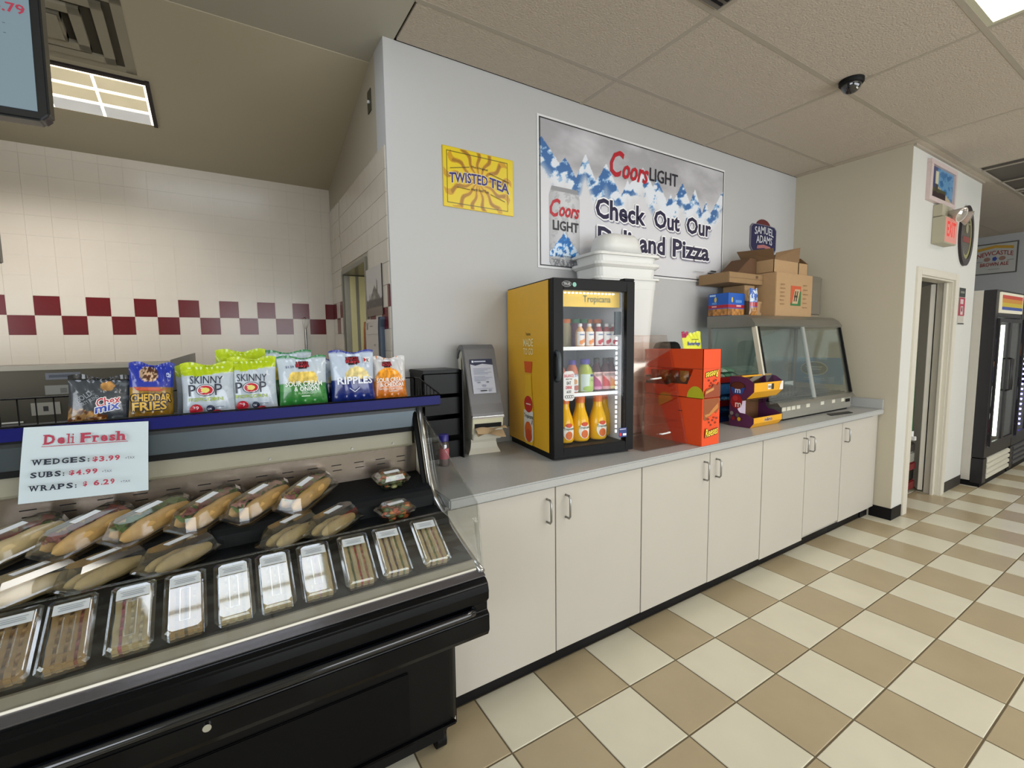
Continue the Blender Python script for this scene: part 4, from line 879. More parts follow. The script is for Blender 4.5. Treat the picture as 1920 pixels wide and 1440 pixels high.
prof_end = [(-.372, .762), (-.30, .785), (-.139, .836), (-.05, .872), (.0, .896), (.03, .925), (.055, .965), (.082, 1.004), (.152, 1.239), (.60, 1.239), (.60, .08), (-.15, .08), (-.15, .45), (-.21, .455), (-.34, .575), (-.34, .76)]
MB().prism(prof_end, 'x', XR-.012, XR-.004, M_CREAM).build('end_panel', t)
MB().prism(prof_end, 'x', XR-.0039, XR, M_BLACK).build('end_skin', t)
tr = [(-.375, .768), (-.326, .778), (-.23, .806), (-.139, .838), (-.05, .873), (.0, .897), (.03, .925), (.05, .96), (.066, 1.0), (.10, 1.11), (.146, 1.245)]
o = MB().tube([(XR-.005, y-.012, z+.012) for y, z in tr], .0105, mat('b4b4b2', .2, .9, noise=0), 10).build('end_trim', t); o['label'] = 'bent bright metal end trim'
MB().tube([(XR-.022, y+.004, z-.006) for y, z in tr], .011, M_BLACKM, 8).build('trim_gasket', t)
# deck in three tiers
deck = [(-.345, .79), (-.335, .800), (-.175, .857), (-.16, .868), (-.155, .885), (-.02, .893), (-.012, .93), (.0, .948), (.02, .957), (.17, .985), (.17, .60), (-.345, .60)]
MB().prism(deck, 'x', XL+.01, XR-.014, mat('0b0e11', .55, noise=.15, scale=60, bump=.2, bscale=120, spec=.2)).build('deck', t)
MB().prism([(-.372, .772), (-.372, .782), (-.343, .80), (-.335, .80), (-.335, .77)], 'x', XL, XR-.012, mat('8d8778', .35, noise=.03)).build('front_ledge', t)
MB().tube([(XL, -.374, .786), (XR-.02, -.374, .786)], .0035, mat('e8e4d8', .2, noise=0)).build('ledge_bead', t)
MB().prism([(-.376, .783), (-.40, .7715), (-.40, .768), (-.372, .768)], 'x', XL, XR, mat('77757a', .15, .8, noise=.05)).build('steel_nosing', t)
# back panel with slots, valance, top rail
BPm = mat('83796f', .22, .75, noise=.15, scale=5, name='brushed_panel')
bx('back_panel', t, XL, .165, .975, XR-.014, .172, 1.10, BPm)
k = 0; x = XL+.05
sm = M_BLACKM
while x < -.2:
    for z in (1.052, 1.032): bx('slot', t, x+(0 if z > 1.04 else .004), .1640, z, x+.036, .1652, z+.0028, sm)
    x += .0835
MB().prism([(.160, 1.165), (.164, 1.165), (.166, 1.098), (.156, 1.094), (.152, 1.097), (.158, 1.102)], 'x', XL, XR-.03, mat('8f8b78', .45, noise=.05)).build('valance', t)
for x in (-1.55, -1.1, -.70, -.42, -.26): MB().cyl((x, .158, 1.112), (x, .154, 1.112), .004, M_STEEL, 10).build('screw', t)
bx('top_rail', t, XL, .138, 1.175, XR-.01, .16, 1.243, mat('4d565c', .28, .7, noise=.12, scale=8), .004)
bx('rail_shadow_strip', t, XL, .145, 1.155, XR-.02, .16, 1.174, M_BLACKM)  # black strip standing in for the shade below the rail
bx('top_slab', t, XL, .139, 1.236, XR-.005, .60, 1.250, mat('2a2d30', .4, .3)); bx('rear_panel', t, XL, .58, .45, XR-.012, .60, 1.236, M_STEEL)
GG = clear('fbfcfb', base=.012, rough=.02, edge=.30); GE = mat('c9cfc8', .1, noise=0)
MB().prism([(-.352, .988), (-.346, .988), (-.370, .775), (-.376, .775)], 'x', XL, XR, GG).build('front_guard', t)
MB().tube([(XL, -.349, .989), (XR, -.349, .989)], .0028, GG, 6).build('guard_edge', t)
MB().prism([(.140, 1.236), (-.347, .989), (-.374, .762), (-.10, .858), (.03, .94), (.06, 1.0)], 'x', XR+.001, XR+.006, GG).build('end_guard', t)
MB().tube([(XR+.004, .140, 1.240), (XR+.004, -.347, .991)], .004, GG, 6).tube([(XR+.004, -.35, .989), (XR+.004, -.376, .762)], .004, GG, 6).build('guard_edge', t)
bx('corner_bracket', t, XR-.03, -.385, .765, XR, -.37, .775, M_WHITE)
MB().prism([(-.352, .93), (-.325, .935), (-.36, .80)], 'x', XR-.006, XR-.001, GG).build('guard_bracket', t)

# wire merchandising rack along the case top
t = thing('wire_rack', 'black wire snack rack with a blue front strip along the deli case top', 'rack', (-1.1, .28, 1.25), world=True)
o = bx('front_strip', t, -2.3, .119, 1.259, -.066, .127, 1.295, mat('040a5c', .4, noise=.05, spec=.2), .002); o['label'] = 'blue front strip'
bx('rack_floor', t, -2.3, .127, 1.2515, -.066, .42, 1.262, M_BLACKM)
mb = MB()
mb.tube([(-2.3, .42, 1.352), (-.066, .42, 1.352)], .003, M_BLACK, 6).tube([(-2.3, .128, 1.298), (-.066, .128, 1.298)], .003, M_BLACK, 6).build('rim_wire', t)
for i in range(53):
    x = -2.27+i*.0423
    if x > -1.05 and x < -.33 and i % 2: continue
    MB().tube([(x, .42, 1.352), (x, .42, 1.264), (x, .36, 1.264)], .002, M_BLACK, 5).build('wire', t)
MB().tube([(-.066, .42, 1.264), (-.066, .42, 1.352), (-.066, .36, 1.352), (-.066, .128, 1.30)], .0032, M_BLACK, 6).build('end_wire', t)
for k in range(7): MB().tube([(-.066, .15+k*.04, 1.264), (-.066, .15+k*.04, min(1.352, 1.303+k*.0088))], .0018, M_BLACK, 5).build('wire', t)

# ------------------------------------------------------------------ snack bags
def chex(U, V):
    c = np.ones((len(U), 3))*rgb('3a4046'); c = lay(c, (V > .93)*1.0, '0d0f12'); n = fbm(U*7, V*7, 4)
    m = (V < .42-.25*U+.1*(n-.5)) & (U < .62); n2 = fbm(U*16, V*16, 3); c = np.where(m[:, None], np.where((n2 > .5)[:, None], rgb('b58a52'), rgb('6a3c1c'))*(.6+.8*n)[:, None], c)
    m2 = ((U-.62)**2+(V-.80)**2*1.4 < .012); c = np.where(m2[:, None], rgb('a87c44')*(0.5+n)[:, None], c); return lay(c, (fbm(U*5, V*14) > .68)*.3, 'aab2b8')
def ched(U, V):
    c = np.ones((len(U), 3))*rgb('1a2f9c'); n = fbm(U*8, V*8); c = np.where((V < .60)[:, None], rgb('8c6a1c')*(0.6+.8*n)[:, None], c)
    m = ((U-.42)**2*2+(V-.82)**2*5 < .09); n2 = fbm(U*22, V*22, 2); c = np.where(m[:, None], np.where((n2 > .52)[:, None], rgb('c8a888'), rgb('4a2818'))*(.6+.8*n)[:, None], c); return c
def skin(U, V):
    c = np.ones((len(U), 3))*rgb('b4c0cc'); c = lay(c, (fbm(U*4, V*7) > .57)*.35, 'd9e2ea'); c = lay(c, (V > .80-.03*np.sin(U*5))*1.0, 'a9bf0c'); c = lay(c, (V > .80)*(fbm(U*6, V*25) > .6)*.35, 'd9e860'); return c
def scon(U, V):
    c = np.ones((len(U), 3))*rgb('bcc8d2'); n = fbm(U*7, V*7); m = (V < .72) & (V > .50) & ((U-.5)**2*3+(V-.55)**2*6 < .30); c = np.where(m[:, None], rgb('dcc060')*(.72+.55*fbm(U*17, V*17, 2))[:, None], c)
    c = lay(c, (V < .52)*1.0, '2f7a34'); c = lay(c, (V < .52)*(fbm(U*5, V*9) > .58)*.45, '5aa050'); return lay(c, (V > .955)*1.0, '2a7a44')
def ripp(U, V):
    c = np.ones((len(U), 3))*rgb('b9c6d6'); n = fbm(U*7, V*7); m = (V > .44) & ((U-.58)**2*3.2+(V-.50)**2*6 < .27); c = np.where(m[:, None], rgb('dccb8c')*(.72+.55*fbm(U*17, V*17, 2))[:, None], c)
    c = lay(c, (V < .50)*1.0, '18286e'); c = lay(c, (V < .5)*(fbm(U*5, V*9) > .6)*.35, '3a4ea0'); return lay(c, (V > .965)*1.0, '1f2f8c')
def orng(U, V):
    c = np.ones((len(U), 3))*rgb('c9c9c9'); n = fbm(U*7, V*7); m = (V > .42) & ((U-.45)**2*2.2+(V-.50)**2*5 < .34); c = np.where(m[:, None], rgb('e8961e')*(.65+.65*fbm(U*17, V*17, 2))[:, None], c)
    c = lay(c, (V < .50)*1.0, 'c9701f'); return lay(c, (V < .5)*(fbm(U*5, V*9) > .6)*.4, 'e0a05a')
def a_chex(p, w, h):
    p.text('Chex', -.008, .070, .052, .096, 'b81c30', bold=.03, shear=.25, rot=.25, out='e8e8ea', ow=.0022).text('mix', -.014, .052, .052, .076, '1f3fa8', bold=.05, shear=.25, rot=.25, out='e8e8ea', ow=.0022)
    p.text('BOLD', -.058, .088, -.016, .104, '8c949c', rot=.6).text('PARTY BLEND', -.052, .078, .002, .088, '8c949c', rot=.6)
def a_ched(p, w, h):
    p.text('CHEDDAR', -.056, .070, .050, .096, 'd8ac3a', bold=.05, rot=.02, out='23120c', ow=.0032).text('FRIES', -.052, .043, .038, .071, 'd8ac3a', bold=.05, rot=.06, out='23120c', ow=.0032)
    p.poly([(-.05, .118), (.02, .108), (.045, .116), (.02, .104), (-.04, .106)], 'b8402a').rect(-.045, .108, .02, .116, 'c0583a').text('6P', .035, .150, .05, .164, 'c8d4f0', bold=.02, rot=1.4).rect(-.045, .026, .045, .033, '8a6420')
def a_skin(p, w, h):
    I = '1a1d30'
    p.text('SKINNY', -.050, .120, .046, .146, I, bold=-.004, rot=-.03).text('P', -.056, .080, -.034, .118, I, bold=-.002).text('P', .022, .080, .044, .118, I, bold=-.002)
    p.ell(-.006, .098, .027, .020, I).ell(-.006, .098, .025, .018, 'd8dce4').ell(-.006, .098, .022, .0155, 'b81c2e').ell(-.006, .098, .013, .009, 'd8cc6a', 9)
    p.text('POPCORN', -.056, .062, .046, .074, 'a0b820', bold=.03); p.ell(-.036, .035, .019, .018, 'b81c2e').text('39', -.045, .034, -.028, .046, 'e8d8dc', bold=.02).ell(.006, .036, .012, .012, '1d2440').text('GMO', -.003, .032, .015, .039, 'd8dce8', bold=.02).ell(.024, .024, .014, .008, 'b82838').rect(.022, .04, .046, .042, '6a7a90')
def a_uncle(p, x, y, s=1):
    p.poly([(x-.016*s, y-.016*s), (x+.016*s, y-.016*s), (x+.016*s, y+.016*s), (x-.016*s, y+.016*s)], '1c1214').text("UNCLE", x-.022*s, y+.001*s, x+.022*s, y+.014*s, 'a01c2c', bold=.05, out='1a0a0c', ow=.0015*s).text("Rays", x-.024*s, y-.013*s, x+.024*s, y+.003*s, 'b02434', bold=.05, out='1a0a0c', ow=.0015*s)
def a_scon(p, w, h):
    a_uncle(p, .0, .172, .9); p.text('$1.59', -.058, .160, -.03, .170, '2a3a66', bold=.02).text('SOUR CREAM', -.064, .093, .066, .112, 'dfe8e0', bold=.05).text('& ONION', -.034, .075, .052, .092, 'dfe8e0', bold=.05).text('FLAVORED', -.02, .064, .03, .071, 'b8d4b8').rect(-.01, .055, .02, .059, 'b8d4b8')
def a_ripp(p, w, h):
    a_uncle(p, .0, .182, 1.05); p.text('RIPPLES', -.064, .090, .074, .119, 'dfe4f0', bold=.06); p.line(-.02, .075, .0, .06, .003, 'c8d0e8').line(.0, .06, .02, .075, .003, 'c8d0e8').poly([(.04, .172), (.066, .172), (.066, .196), (.04, .196)], 'd8d8dc').poly([(.042, .175), (.055, .184), (.042, .194)], 'b8202c').text('K', .055, .174, .065, .19, '3a3a3a')
def a_orng(p, w, h):
    a_uncle(p, -.01, .162, .8); p.text('SOUR CREAM', -.058, .088, .058, .106, 'ece2d8', bold=.05).text('& CHEDDAR', -.046, .070, .056, .087, 'ece2d8', bold=.05).text('NATURALLY & ARTIFICIALLY', -.05, .058, .05, .064, 'ece2d8', bold=.03).text('FLAVORED', -.012, .048, .028, .055, 'ece2d8', bold=.03)
G = 'snack bags on the deli case rack'
RZ = math.radians(-4)
pouch('snack_bag', 'dark grey cereal snack mix bag, leftmost on the deli case rack', 'bag', (-1.152, .215, 1.264), math.radians(4), .150, .160, .026, a_chex, chex, group=G, roll=.07, top=.07, back='15171a')
pouch('snack_bag', 'blue and gold cheddar fries bag with brown outlined letters', 'bag', (-1.026, .215, 1.264), math.radians(10), .118, .195, .026, a_ched, ched, group=G, roll=.08, back='1a2f9c')
pouch('snack_bag', 'white popcorn bag with lime top, left of the two popcorn bags', 'bag', (-.868, .205, 1.264), RZ, .152, .190, .030, a_skin, skin, group=G, back='a9bf0c')
pouch('snack_bag', 'white popcorn bag with lime top, right of the two front popcorn bags', 'bag', (-.735, .215, 1.264), RZ, .152, .205, .030, a_skin, skin, group=G, back='a9bf0c')
pouch('snack_bag', 'lime-topped popcorn bag hidden behind the right front popcorn bag', 'bag', (-.765, .30, 1.264), RZ, .16, .232, .025, None, skin, group=G, back='a9bf0c')
pouch('snack_bag', 'lime-topped popcorn bag hidden behind the left front popcorn bag', 'bag', (-.885, .29, 1.264), RZ, .16, .18, .025, None, skin, group=G, back='a9bf0c')
pouch('snack_bag', 'green and white sour cream and onion chip bag in front', 'bag', (-.573, .205, 1.264), RZ, .168, .205, .034, a_scon, scon, group=G, back='2a7a44')
pouch('snack_bag', 'green-topped chip bag standing behind the green and white one', 'bag', (-.615, .30, 1.264), RZ, .18, .225, .028, None, scon, group=G, back='2a7a44')
pouch('snack_bag', 'blue and white rippled chip bag in front', 'bag', (-.392, .210, 1.264), RZ, .168, .222, .034, a_ripp, ripp, group=G, back='1f2f8c')
pouch('snack_bag', 'blue and white chip bag tucked behind the rippled chip bag at its left', 'bag', (-.44, .30, 1.264), RZ, .15, .19, .028, None, ripp, group=G, back='1f2f8c')
pouch('snack_bag', 'orange and white sour cream and cheddar chip bag, rightmost on the rack', 'bag', (-.245, .215, 1.264), RZ, .142, .195, .030, a_orng, orng, group=G, back='c9701f', tilt=-.16)

# ------------------------------------------------------------------ price sheet
t = thing('price_sheet', 'white paper price sheet headed Deli Fresh taped to the deli case front', 'sign', (-1.16, .115, 1.29), world=True)
TL, TR, BL, BR_ = Vector((-1.290, .113, 1.2965)), Vector((-1.022, .113, 1.2865)), Vector((-1.316, .108, 1.088)), Vector((-1.036, .108, 1.075))
def shf(u, v, d=0):
    q = TL.lerp(TR, u).lerp(BL.lerp(BR_, u), 1-v); q = q.copy(); q.y -= d+.006*math.sin(math.pi*(1-v))*.6-(.004*u*(1-v)); return q
mb = MB().grid(lambda u, v: shf(u, v), 10, 10, mat('c2d0d6', .7, noise=.01, name='paper')).grid(lambda u, v: shf(1-u, v, -.0006), 10, 10, mat('c2d0d6', .7, noise=.01)); mb.build('sheet', t)
p = Print(); PK = 'a8344c'; INK = '1c2436'
SLAB = {'D': ((.14, 0), (.14, 1)), 'l': ((.5, 0), (.3, 1)), 'i': ((.5, 0), (.25, .68)), 'F': ((.2, 0), (.2, 1)), 'r': ((.28, 0), (.16, .68)), 'h': ((.16, 0), (.84, 0), (.08, 1)), 'W': ((.06, 1), (.94, 1), (.36, 1)), 'E': ((.14, 0), (.14, 1)),
        'U': ((.12, 1), (.88, 1)), 'B': ((.12, 0), (.12, 1)), 'R': ((.14, 0), (.14, 1), (.9, 0)), 'A': ((.06, 0), (.94, 0)), 'P': ((.14, 0), (.14, 1)), '4': ((.7, 0),)}
WID = {'i': .34, 'l': .34, ' ': .4, ':': .34, '.': .3, 'W': 1.35, 'r': .62, 's': .62, 'e': .72, 'h': .85, '$': .75, '3': .75, '9': .75, '4': .75}
def serif(s, x0, y0, x1, y1, c, b=.045):
    tot = sum(WID.get(q, 1) for q in s); k = (x1-x0)/tot; x = x0; H = y1-y0
    for q in s:
        w = WID.get(q, 1)*k; xh = .68 if q in 'ersx' else 1; wl_ = w*.80
        if q in ':.': 
            for yy in ((.12,) if q == '.' else (.12, .5)): p.ell(x+w*.4, y0+H*yy, k*.11, H*.11, c, 12)
        elif q != ' ':
            if q in 'il': p.text(q, x+wl_*.28, y0, x+wl_*.72, y0+H, c, bold=.03)
            else: p.text(q, x, y0, x+wl_, y0+H*xh, c, bold=.07)
            for sx, sy in SLAB.get(q, ()): hw = k*(.13 if q in 'il' else .20); p.rect(x+wl_*sx-hw, y0+H*sy-(H*.09 if sy else 0), x+wl_*sx+hw, y0+H*sy+(H*.09 if not sy else 0), c)
        x += w
serif('Deli Fresh', .16, .76, .82, .89, PK, .04); p.rect(.15, .738, .83, .746, PK)
for s, y, x1 in (('WEDGES:', .505, .53), ('SUBS:', .345, .345), ('WRAPS:', .175, .445)):
    serif(s, .09, y, x1, y+.075, INK, .05); n = len(s)-1
serif('$3.99', .555, .505, .785, .578, PK, .04); serif('$4.99', .38, .35, .61, .42, PK, .04); serif('$', .49, .185, .53, .255, PK, .04); serif('6.29', .57, .185, .745, .26, PK, -.002)
for x, y in ((.82, .515), (.635, .355), (.785, .19)): p.text('+TAX', x, y, x+.08, y+.032, '5a6070')
p.build('lettering', t, lambda u, v, d: tuple(shf(u, v, d)), .7, .0004, .0016)

# ------------------------------------------------------------------ sandwiches
CL = clear('fafbfa', base=.09, rough=.14, edge=.80); LABM = mat('dfe3e6', .5, noise=0)
BUNM = mat('c09a5c', .6, noise=.22, scale=45, bump=.15, bscale=90); BUNP = mat('c4b082', .65, noise=.15, scale=45); CRUMB = mat('cbb68a', .8, noise=.12, scale=90)
LET = mat('4c6a24', .5, noise=.45, scale=120); MEAT = mat('8a4a44', .45, noise=.35, scale=90); LETL = mat('7f9a3c', .5, noise=.3, scale=80)
def ringc(z, L, Wd, c=.018): 
    return [(x, y, z) for x, y in ((-L+c, -Wd), (L-c, -Wd), (L-.0, -Wd+c), (L, Wd-c), (L-c, Wd), (-L+c, Wd), (-L, Wd-c), (-L, -Wd+c))]
def loft(rs, m, name, parent, caps=(1, 1)):
    v = sum(rs, []); n = len(rs[0]); f = [(j*n+i, j*n+(i+1) % n, (j+1)*n+(i+1) % n, (j+1)*n+i) for j in range(len(rs)-1) for i in range(n)]
    if caps[0]: f.append(tuple(range(n))[::-1])
    if caps[1]: f.append(tuple((len(rs)-1)*n+i for i in range(n)))
    return MB().add(v, f, m).build(name, parent)
def bun(L, ry, rz_, cx, cy, cz, m, name, parent, roll=0, seed=0):
    def f(u, v):
        a = 2*math.pi*u; s = 2*v-1; e = (1-abs(s)**2.6)**.5*(1+.05*math.sin(s*9+seed)); y = ry*math.cos(a)*e; z = rz_*math.sin(a)*e
        return (cx+s*L, cy+y*math.cos(roll)-z*math.sin(roll), cz+y*math.sin(roll)+z*math.cos(roll))
    return MB().grid(f, 18, 18, m).build(name, parent)
def ruffle(L, Wd, cy, cz, m, name, parent, amp=.006, seed=0):
    return MB().grid(lambda u, v: ((2*u-1)*L*(1-.08*v), cy+(v-.5)*Wd+amp*math.sin(u*37+seed), cz+amp*math.sin(u*23+seed*2)*math.cos(v*4)+amp*.5*math.sin(u*61)), 40, 5, m).build(name, parent)
def label_on(parent, L0, L1, W0, W1, z, tilt=0):
    return MB().box(L0, W0, z, L1, W1, z+.0006, LABM).build('price_label', parent)
def sub(x, y, z, rz, label, bm=BUNM, fm=MEAT, gm=LET, g='sub rolls in clear clamshells'):
    t = thing('sub_sandwich', label, 'sandwich', (x, y, z+.003), group=g); t.rotation_euler = (Matrix.Rotation(math.radians(10.5), 4, 'X') @ Matrix.Rotation(rz, 4, 'Z')).to_euler(); L, Wd = .122, .050
    loft([ringc(.003, L-.012, Wd-.008), ringc(.022, L, Wd), ringc(.024, L+.006, Wd+.006), ringc(.028, L+.006, Wd+.006), ringc(.030, L-.002, Wd-.002), ringc(.066, L-.014, Wd-.014), ringc(.076, L-.024, Wd-.022)], CL, 'clamshell', t)
    bun(L-.012, .023, .031, 0, -.019, .036, bm, 'roll_half', t, .35, x); bun(L-.016, .018, .028, 0, .023, .035, bm, 'roll_half', t, -.2, x+2)
    ruffle(L-.020, .030, .006, .062, fm, 'meat', t, .005, x*7); ruffle(L-.014, .034, .004, .055, gm, 'lettuce', t, .007, x*5)
    label_on(t, -.035, .035, -.004, .016, .0768)
    return t
SR = math.radians(47); zs = .963
for k, (x, y, l, bm, fm, gm) in enumerate((
    (-1.315, .055, 'leftmost sub in the top row, pale roll cut by the photo edge', BUNP, MEAT, LET), (-1.165, .055, 'second sub in the top row, long golden roll with dark meat', BUNM, MEAT, MEAT),
    (-1.025, .055, 'third sub in the top row, golden roll with dark green leaves at its end', BUNM, LET, LET), (-.882, .058, 'fourth sub in the top row, golden roll with red-brown meat', BUNM, MEAT, LET),
    (-.742, .06, 'fifth sub in the top row, roll with pink sliced meat', BUNM, mat('a8786c', .45, noise=.3, scale=90), LET), (-.600, .062, 'sixth and rightmost sub in the top row, roll with bright lettuce', BUNM, MEAT, LETL))):
    sub(x, y, zs, SR+(.03 if k % 2 else -.03), l, bm, fm, gm)
def wrap(x, y, z, rz, label, m=None):
    t = thing('wrap_sandwich', label, 'sandwich', (x, y, z), rz, 'tortilla wraps in clear clamshells'); L, Wd = .105, .046; m = m or mat('b39d6c', .7, noise=.16, scale=50)
    loft([ringc(.003, L-.012, Wd-.008), ringc(.02, L, Wd), ringc(.022, L+.006, Wd+.006), ringc(.026, L+.006, Wd+.006), ringc(.028, L-.002, Wd-.002), ringc(.060, L-.012, Wd-.012), ringc(.074, L-.022, Wd-.02)], clear('f2f3f1', base=.12, rough=.08, edge=.7), 'clamshell', t)
    bun(L-.02, .018, .022, 0, -.020, .027, m, 'wrap_half', t, 0, x); bun(L-.03, .017, .018, -.01, .018, .023, m, 'wrap_half', t, 0, x+1)
    ruffle(.02, .022, -.01, .036, mat('8a6a4a', .6, noise=.4, scale=100), 'filling', t, .004, x)
    label_on(t, -.035, .038, -.008, .012, .0748)
WR = math.radians(42)
for x, y, l in ((-1.255, -.078, 'leftmost wrap in the middle row, grey-lidded clamshell at the photo edge'), (-1.115, -.075, 'second wrap in the middle row, pale tortilla with herb flecks'), (-.955, -.078, 'third wrap in the middle row, browner tortilla behind the guard edge'),
                (-.668, -.082, 'fourth wrap in the middle row, right of the wide black gap'), (-.540, -.076, 'rightmost wrap in the middle row, two pale halves in a ribbed clamshell')):
    wrap(x, y, .893, WR, l)
def salad(x, y, z, rz, label, c1, c2):
    t = thing('salad_box', label, 'salad', (x, y, z+.002), group='salad boxes at the right end of the case'); t.rotation_euler = (Matrix.Rotation(math.radians(10.5 if y > 0 else 3.3), 4, 'X') @ Matrix.Rotation(rz, 4, 'Z')).to_euler()
    loft([ringc(.003, .042, .032, .012), ringc(.03, .058, .044, .016), ringc(.032, .066, .052, .018), ringc(.036, .066, .052, .018), ringc(.038, .056, .042, .016), ringc(.056, .046, .034, .014)], CL, 'clamshell', t)
    rr_ = random.Random(int(x*1000)); ms = [mat(c, .4, noise=.4, scale=120) for c in c1+c2]; mb = MB()
    for k in range(110):
        a = rr_.random()*6.28; q = rr_.random()**.5; px, py, pz = q*.045*math.cos(a), q*.034*math.sin(a), .008+rr_.random()*.038; s = .004+rr_.random()*.007
        mb.lathe([(.0003, -s*.8), (s, -s*.3), (s*.9, s*.4), (.0003, s*.8)], ms[k % len(ms)], Matrix.Translation((px, py, pz)) @ Matrix.Rotation(a*2, 4, 'X') @ Matrix.Diagonal((1.5, .8, .6+rr_.random()*.6, 1)), 6)
    mb.build('salad', t, kind='stuff'); label_on(t, -.028, .030, -.010, .008, .0568)
salad(-.300, .075, .966, math.radians(5), 'clear salad box with green vegetables, upper of the two at the right end', ['5c6a3a', '8a8a5c', '7a8a4a'], ['a85a24', '9c3a1c'])
salad(-.335, -.080, .893, math.radians(10), 'clear salad box with orange pieces, lower of the two at the right end', ['b8602c', '5c6a34', 'c87838'], ['3f5a24', 'b05028'])
# wedge packs standing on the sloped front tier
slope = math.radians(24.5)
BRD = mat('b59f72', .85, noise=.15, scale=90, bump=.2, bscale=150); BRW = mat('a58353', .8, noise=.2, scale=90); PK_CL = clear('fbfdff', base=.105, rough=.05, edge=.55)
def wedge(x, rz, label, fills, bm=BRD, half=False):
    t = thing('sandwich_wedge', label, 'sandwich', (x, -.258, .848), group='sandwich wedges in flat clear packs'); M0 = Matrix.Rotation(rz, 4, 'Z') @ Matrix.Rotation(slope, 4, 'X')
    t.rotation_euler = M0.to_euler(); w, L = .043, .094
    loft([ringc(.001, w-.006, L-.006, .006), ringc(.024, w-.002, L-.002, .007), ringc(.025, w+.002, L+.002, .008), ringc(.028, w+.002, L+.002, .008), ringc(.030, w-.004, L-.004, .008), ringc(.0345, w-.008, L-.008, .008), ringc(.035, w-.010, L-.010, .008)], PK_CL, 'clear_pack', t)
    xs = -.032; n = 0; wb = .0115
    for k, c in enumerate(fills+['']):
        MB().grid(lambda u, v: (xs+u*wb+.001*math.sin(v*14+k), -.082+v*.160, .026+.002*math.sin(math.pi*u)+.0008*math.sin(v*31)), 4, 24, bm).box(xs, -.082, .002, xs+wb, .078, .0255, bm).build('bread_slice', t); xs += wb
        if c: MB().grid(lambda u, v: (xs+u*.0068, -.083+v*.160, .023+.003*math.sin(v*41+k)+.0015*math.sin(v*97)), 3, 40, mat(c, .5, noise=.4, scale=150)).box(xs, -.08, .002, xs+.0066, .075, .021, mat(c, .5, noise=.4, scale=150)).build('filling', t); xs += .0068
    p = Print(); p.rect(-.032, .044, .032, .074, 'd4d8dc').rect(-.024, .064, .024, .066, '9aa0a8').rect(-.02, .058, .02, .060, '9aa0a8').rect(-.022, .052, .022, .054, '9aa0a8'); p.build('price_label', t, lambda u, v, d: (u, v, .0352+d))
    mb = MB(); 
    for sgn in (-1, 1): mb.box(sgn*.010-.0006, -.06, .0348, sgn*.010+.0006, .036, .0356, CL)
    mb.box(-.010, -.061, .0348, .010, -.0598, .0356, CL).box(-.010, .035, .0348, .010, .0362, .0356, CL); mb.build('embossed_rib', t)
ws = [(-1.248, .06, 'leftmost sandwich wedge pack in the front row, cut by the photo edge', ['a88a5a', '8c6a4a', 'b08a5c'], BRW), (-1.152, .05, 'second sandwich wedge pack in the front row, brown egg bread slices', ['9c7a4a', 'a88450', '9c5a4a'], BRW),
      (-1.040, .03, 'third wedge pack in the front row with pink meat at its left', ['b0606a', 'c8b890', 'c8b890'], BRD), (-.935, .02, 'fourth wedge pack in the front row, seeded brown bread', ['8c7450', '6a5a38', 'b8a070'], BRW),
      (-.830, .0, 'fifth wedge pack in the front row, lid bright with glare', ['c8b890', 'c8b890', 'a09060'], BRD), (-.733, -.02, 'sixth wedge pack in the front row, lid bright with glare', ['c8b890', 'c8b890', 'a09060'], BRD),
      (-.628, -.04, 'seventh wedge pack in the front row, last of the glaring lids', ['c8b890', 'b89090', 'a09060'], BRD), (-.514, -.06, 'eighth wedge pack in the front row with tomato and dark greens', ['4c5a2c', 'a8342c', 'a86a50'], BRD),
      (-.408, -.07, 'ninth wedge pack in the front row with dark roast meat', ['5a3438', '4c3038', '5a6a34'], BRD), (-.282, -.08, 'tenth and rightmost wedge pack in the front row, dark filling between pale bread', ['4a3a2c', '6a7a44', 'a8746a'], BRD)]
for x, rz, l, f, bm in ws: wedge(x, rz, l, f, bm)

# ------------------------------------------------------------------ menu screen, kitchen behind
t = thing('menu_screen', 'black-framed pale menu screen hanging at the upper left, showing red 4.79', 'screen', (-1.6, .12, 2.4), world=True)
MB().prism([(-2.25, 2.108), (-2.235, 2.09), (-1.19, 2.112), (-1.172, 2.13), (-1.166, 2.75), (-2.25, 2.75)], 'y', .1, .15, mat('10151a', .25, noise=.05, coat=.5)).build('housing', t, .005)
MB().prism([(-2.25, 2.112), (-1.195, 2.134), (-1.186, 2.73), (-2.25, 2.73)], 'y', .0965, .0995, glow('8fa8b4', .95, .02)).build('screen', t)
p = Print(); p.text('4.79', -1.262, 2.366, -1.199, 2.390, 'a8344c', bold=.04, rot=.05).rect(-1.243, 2.336, -1.238, 2.3375, '4a5a6a').rect(-1.243, 2.312, -1.238, 2.3135, '4a5a6a'); p.build('lettering', t, lambda u, v, d: (u, .096-d, v), .5)
for x in (-1.5, -2.0): MB().cyl((x, .125, 2.75), (x, .125, 2.997), .015, M_BLACKM, 12).build('hanging_pole', t)
t = thing('prep_unit', 'tall stainless prep unit behind the snack rack with small stickers', 'cabinet', (-1.7, 1.1, 0), world=True)
PS = mat('5f5b50', .3, .6, noise=.06, scale=4)
MB().prism([(-2.7, 0), (-1.02, 0), (-1.02, 1.435), (-2.7, 1.435)], 'y', .9, 1.45, PS).build('body', t, .004)
MB().prism([(-1.02, 1.0), (-.95, 1.0), (-.95, 1.475), (-1.02, 1.452)], 'y', .9, 1.45, mat('6e6a60', .35, .5, noise=.05)).build('side_wing', t)
bx('top_edge', t, -2.7, .89, 1.425, -1.02, .905, 1.443, mat('a8a294', .35, .3, noise=.03))
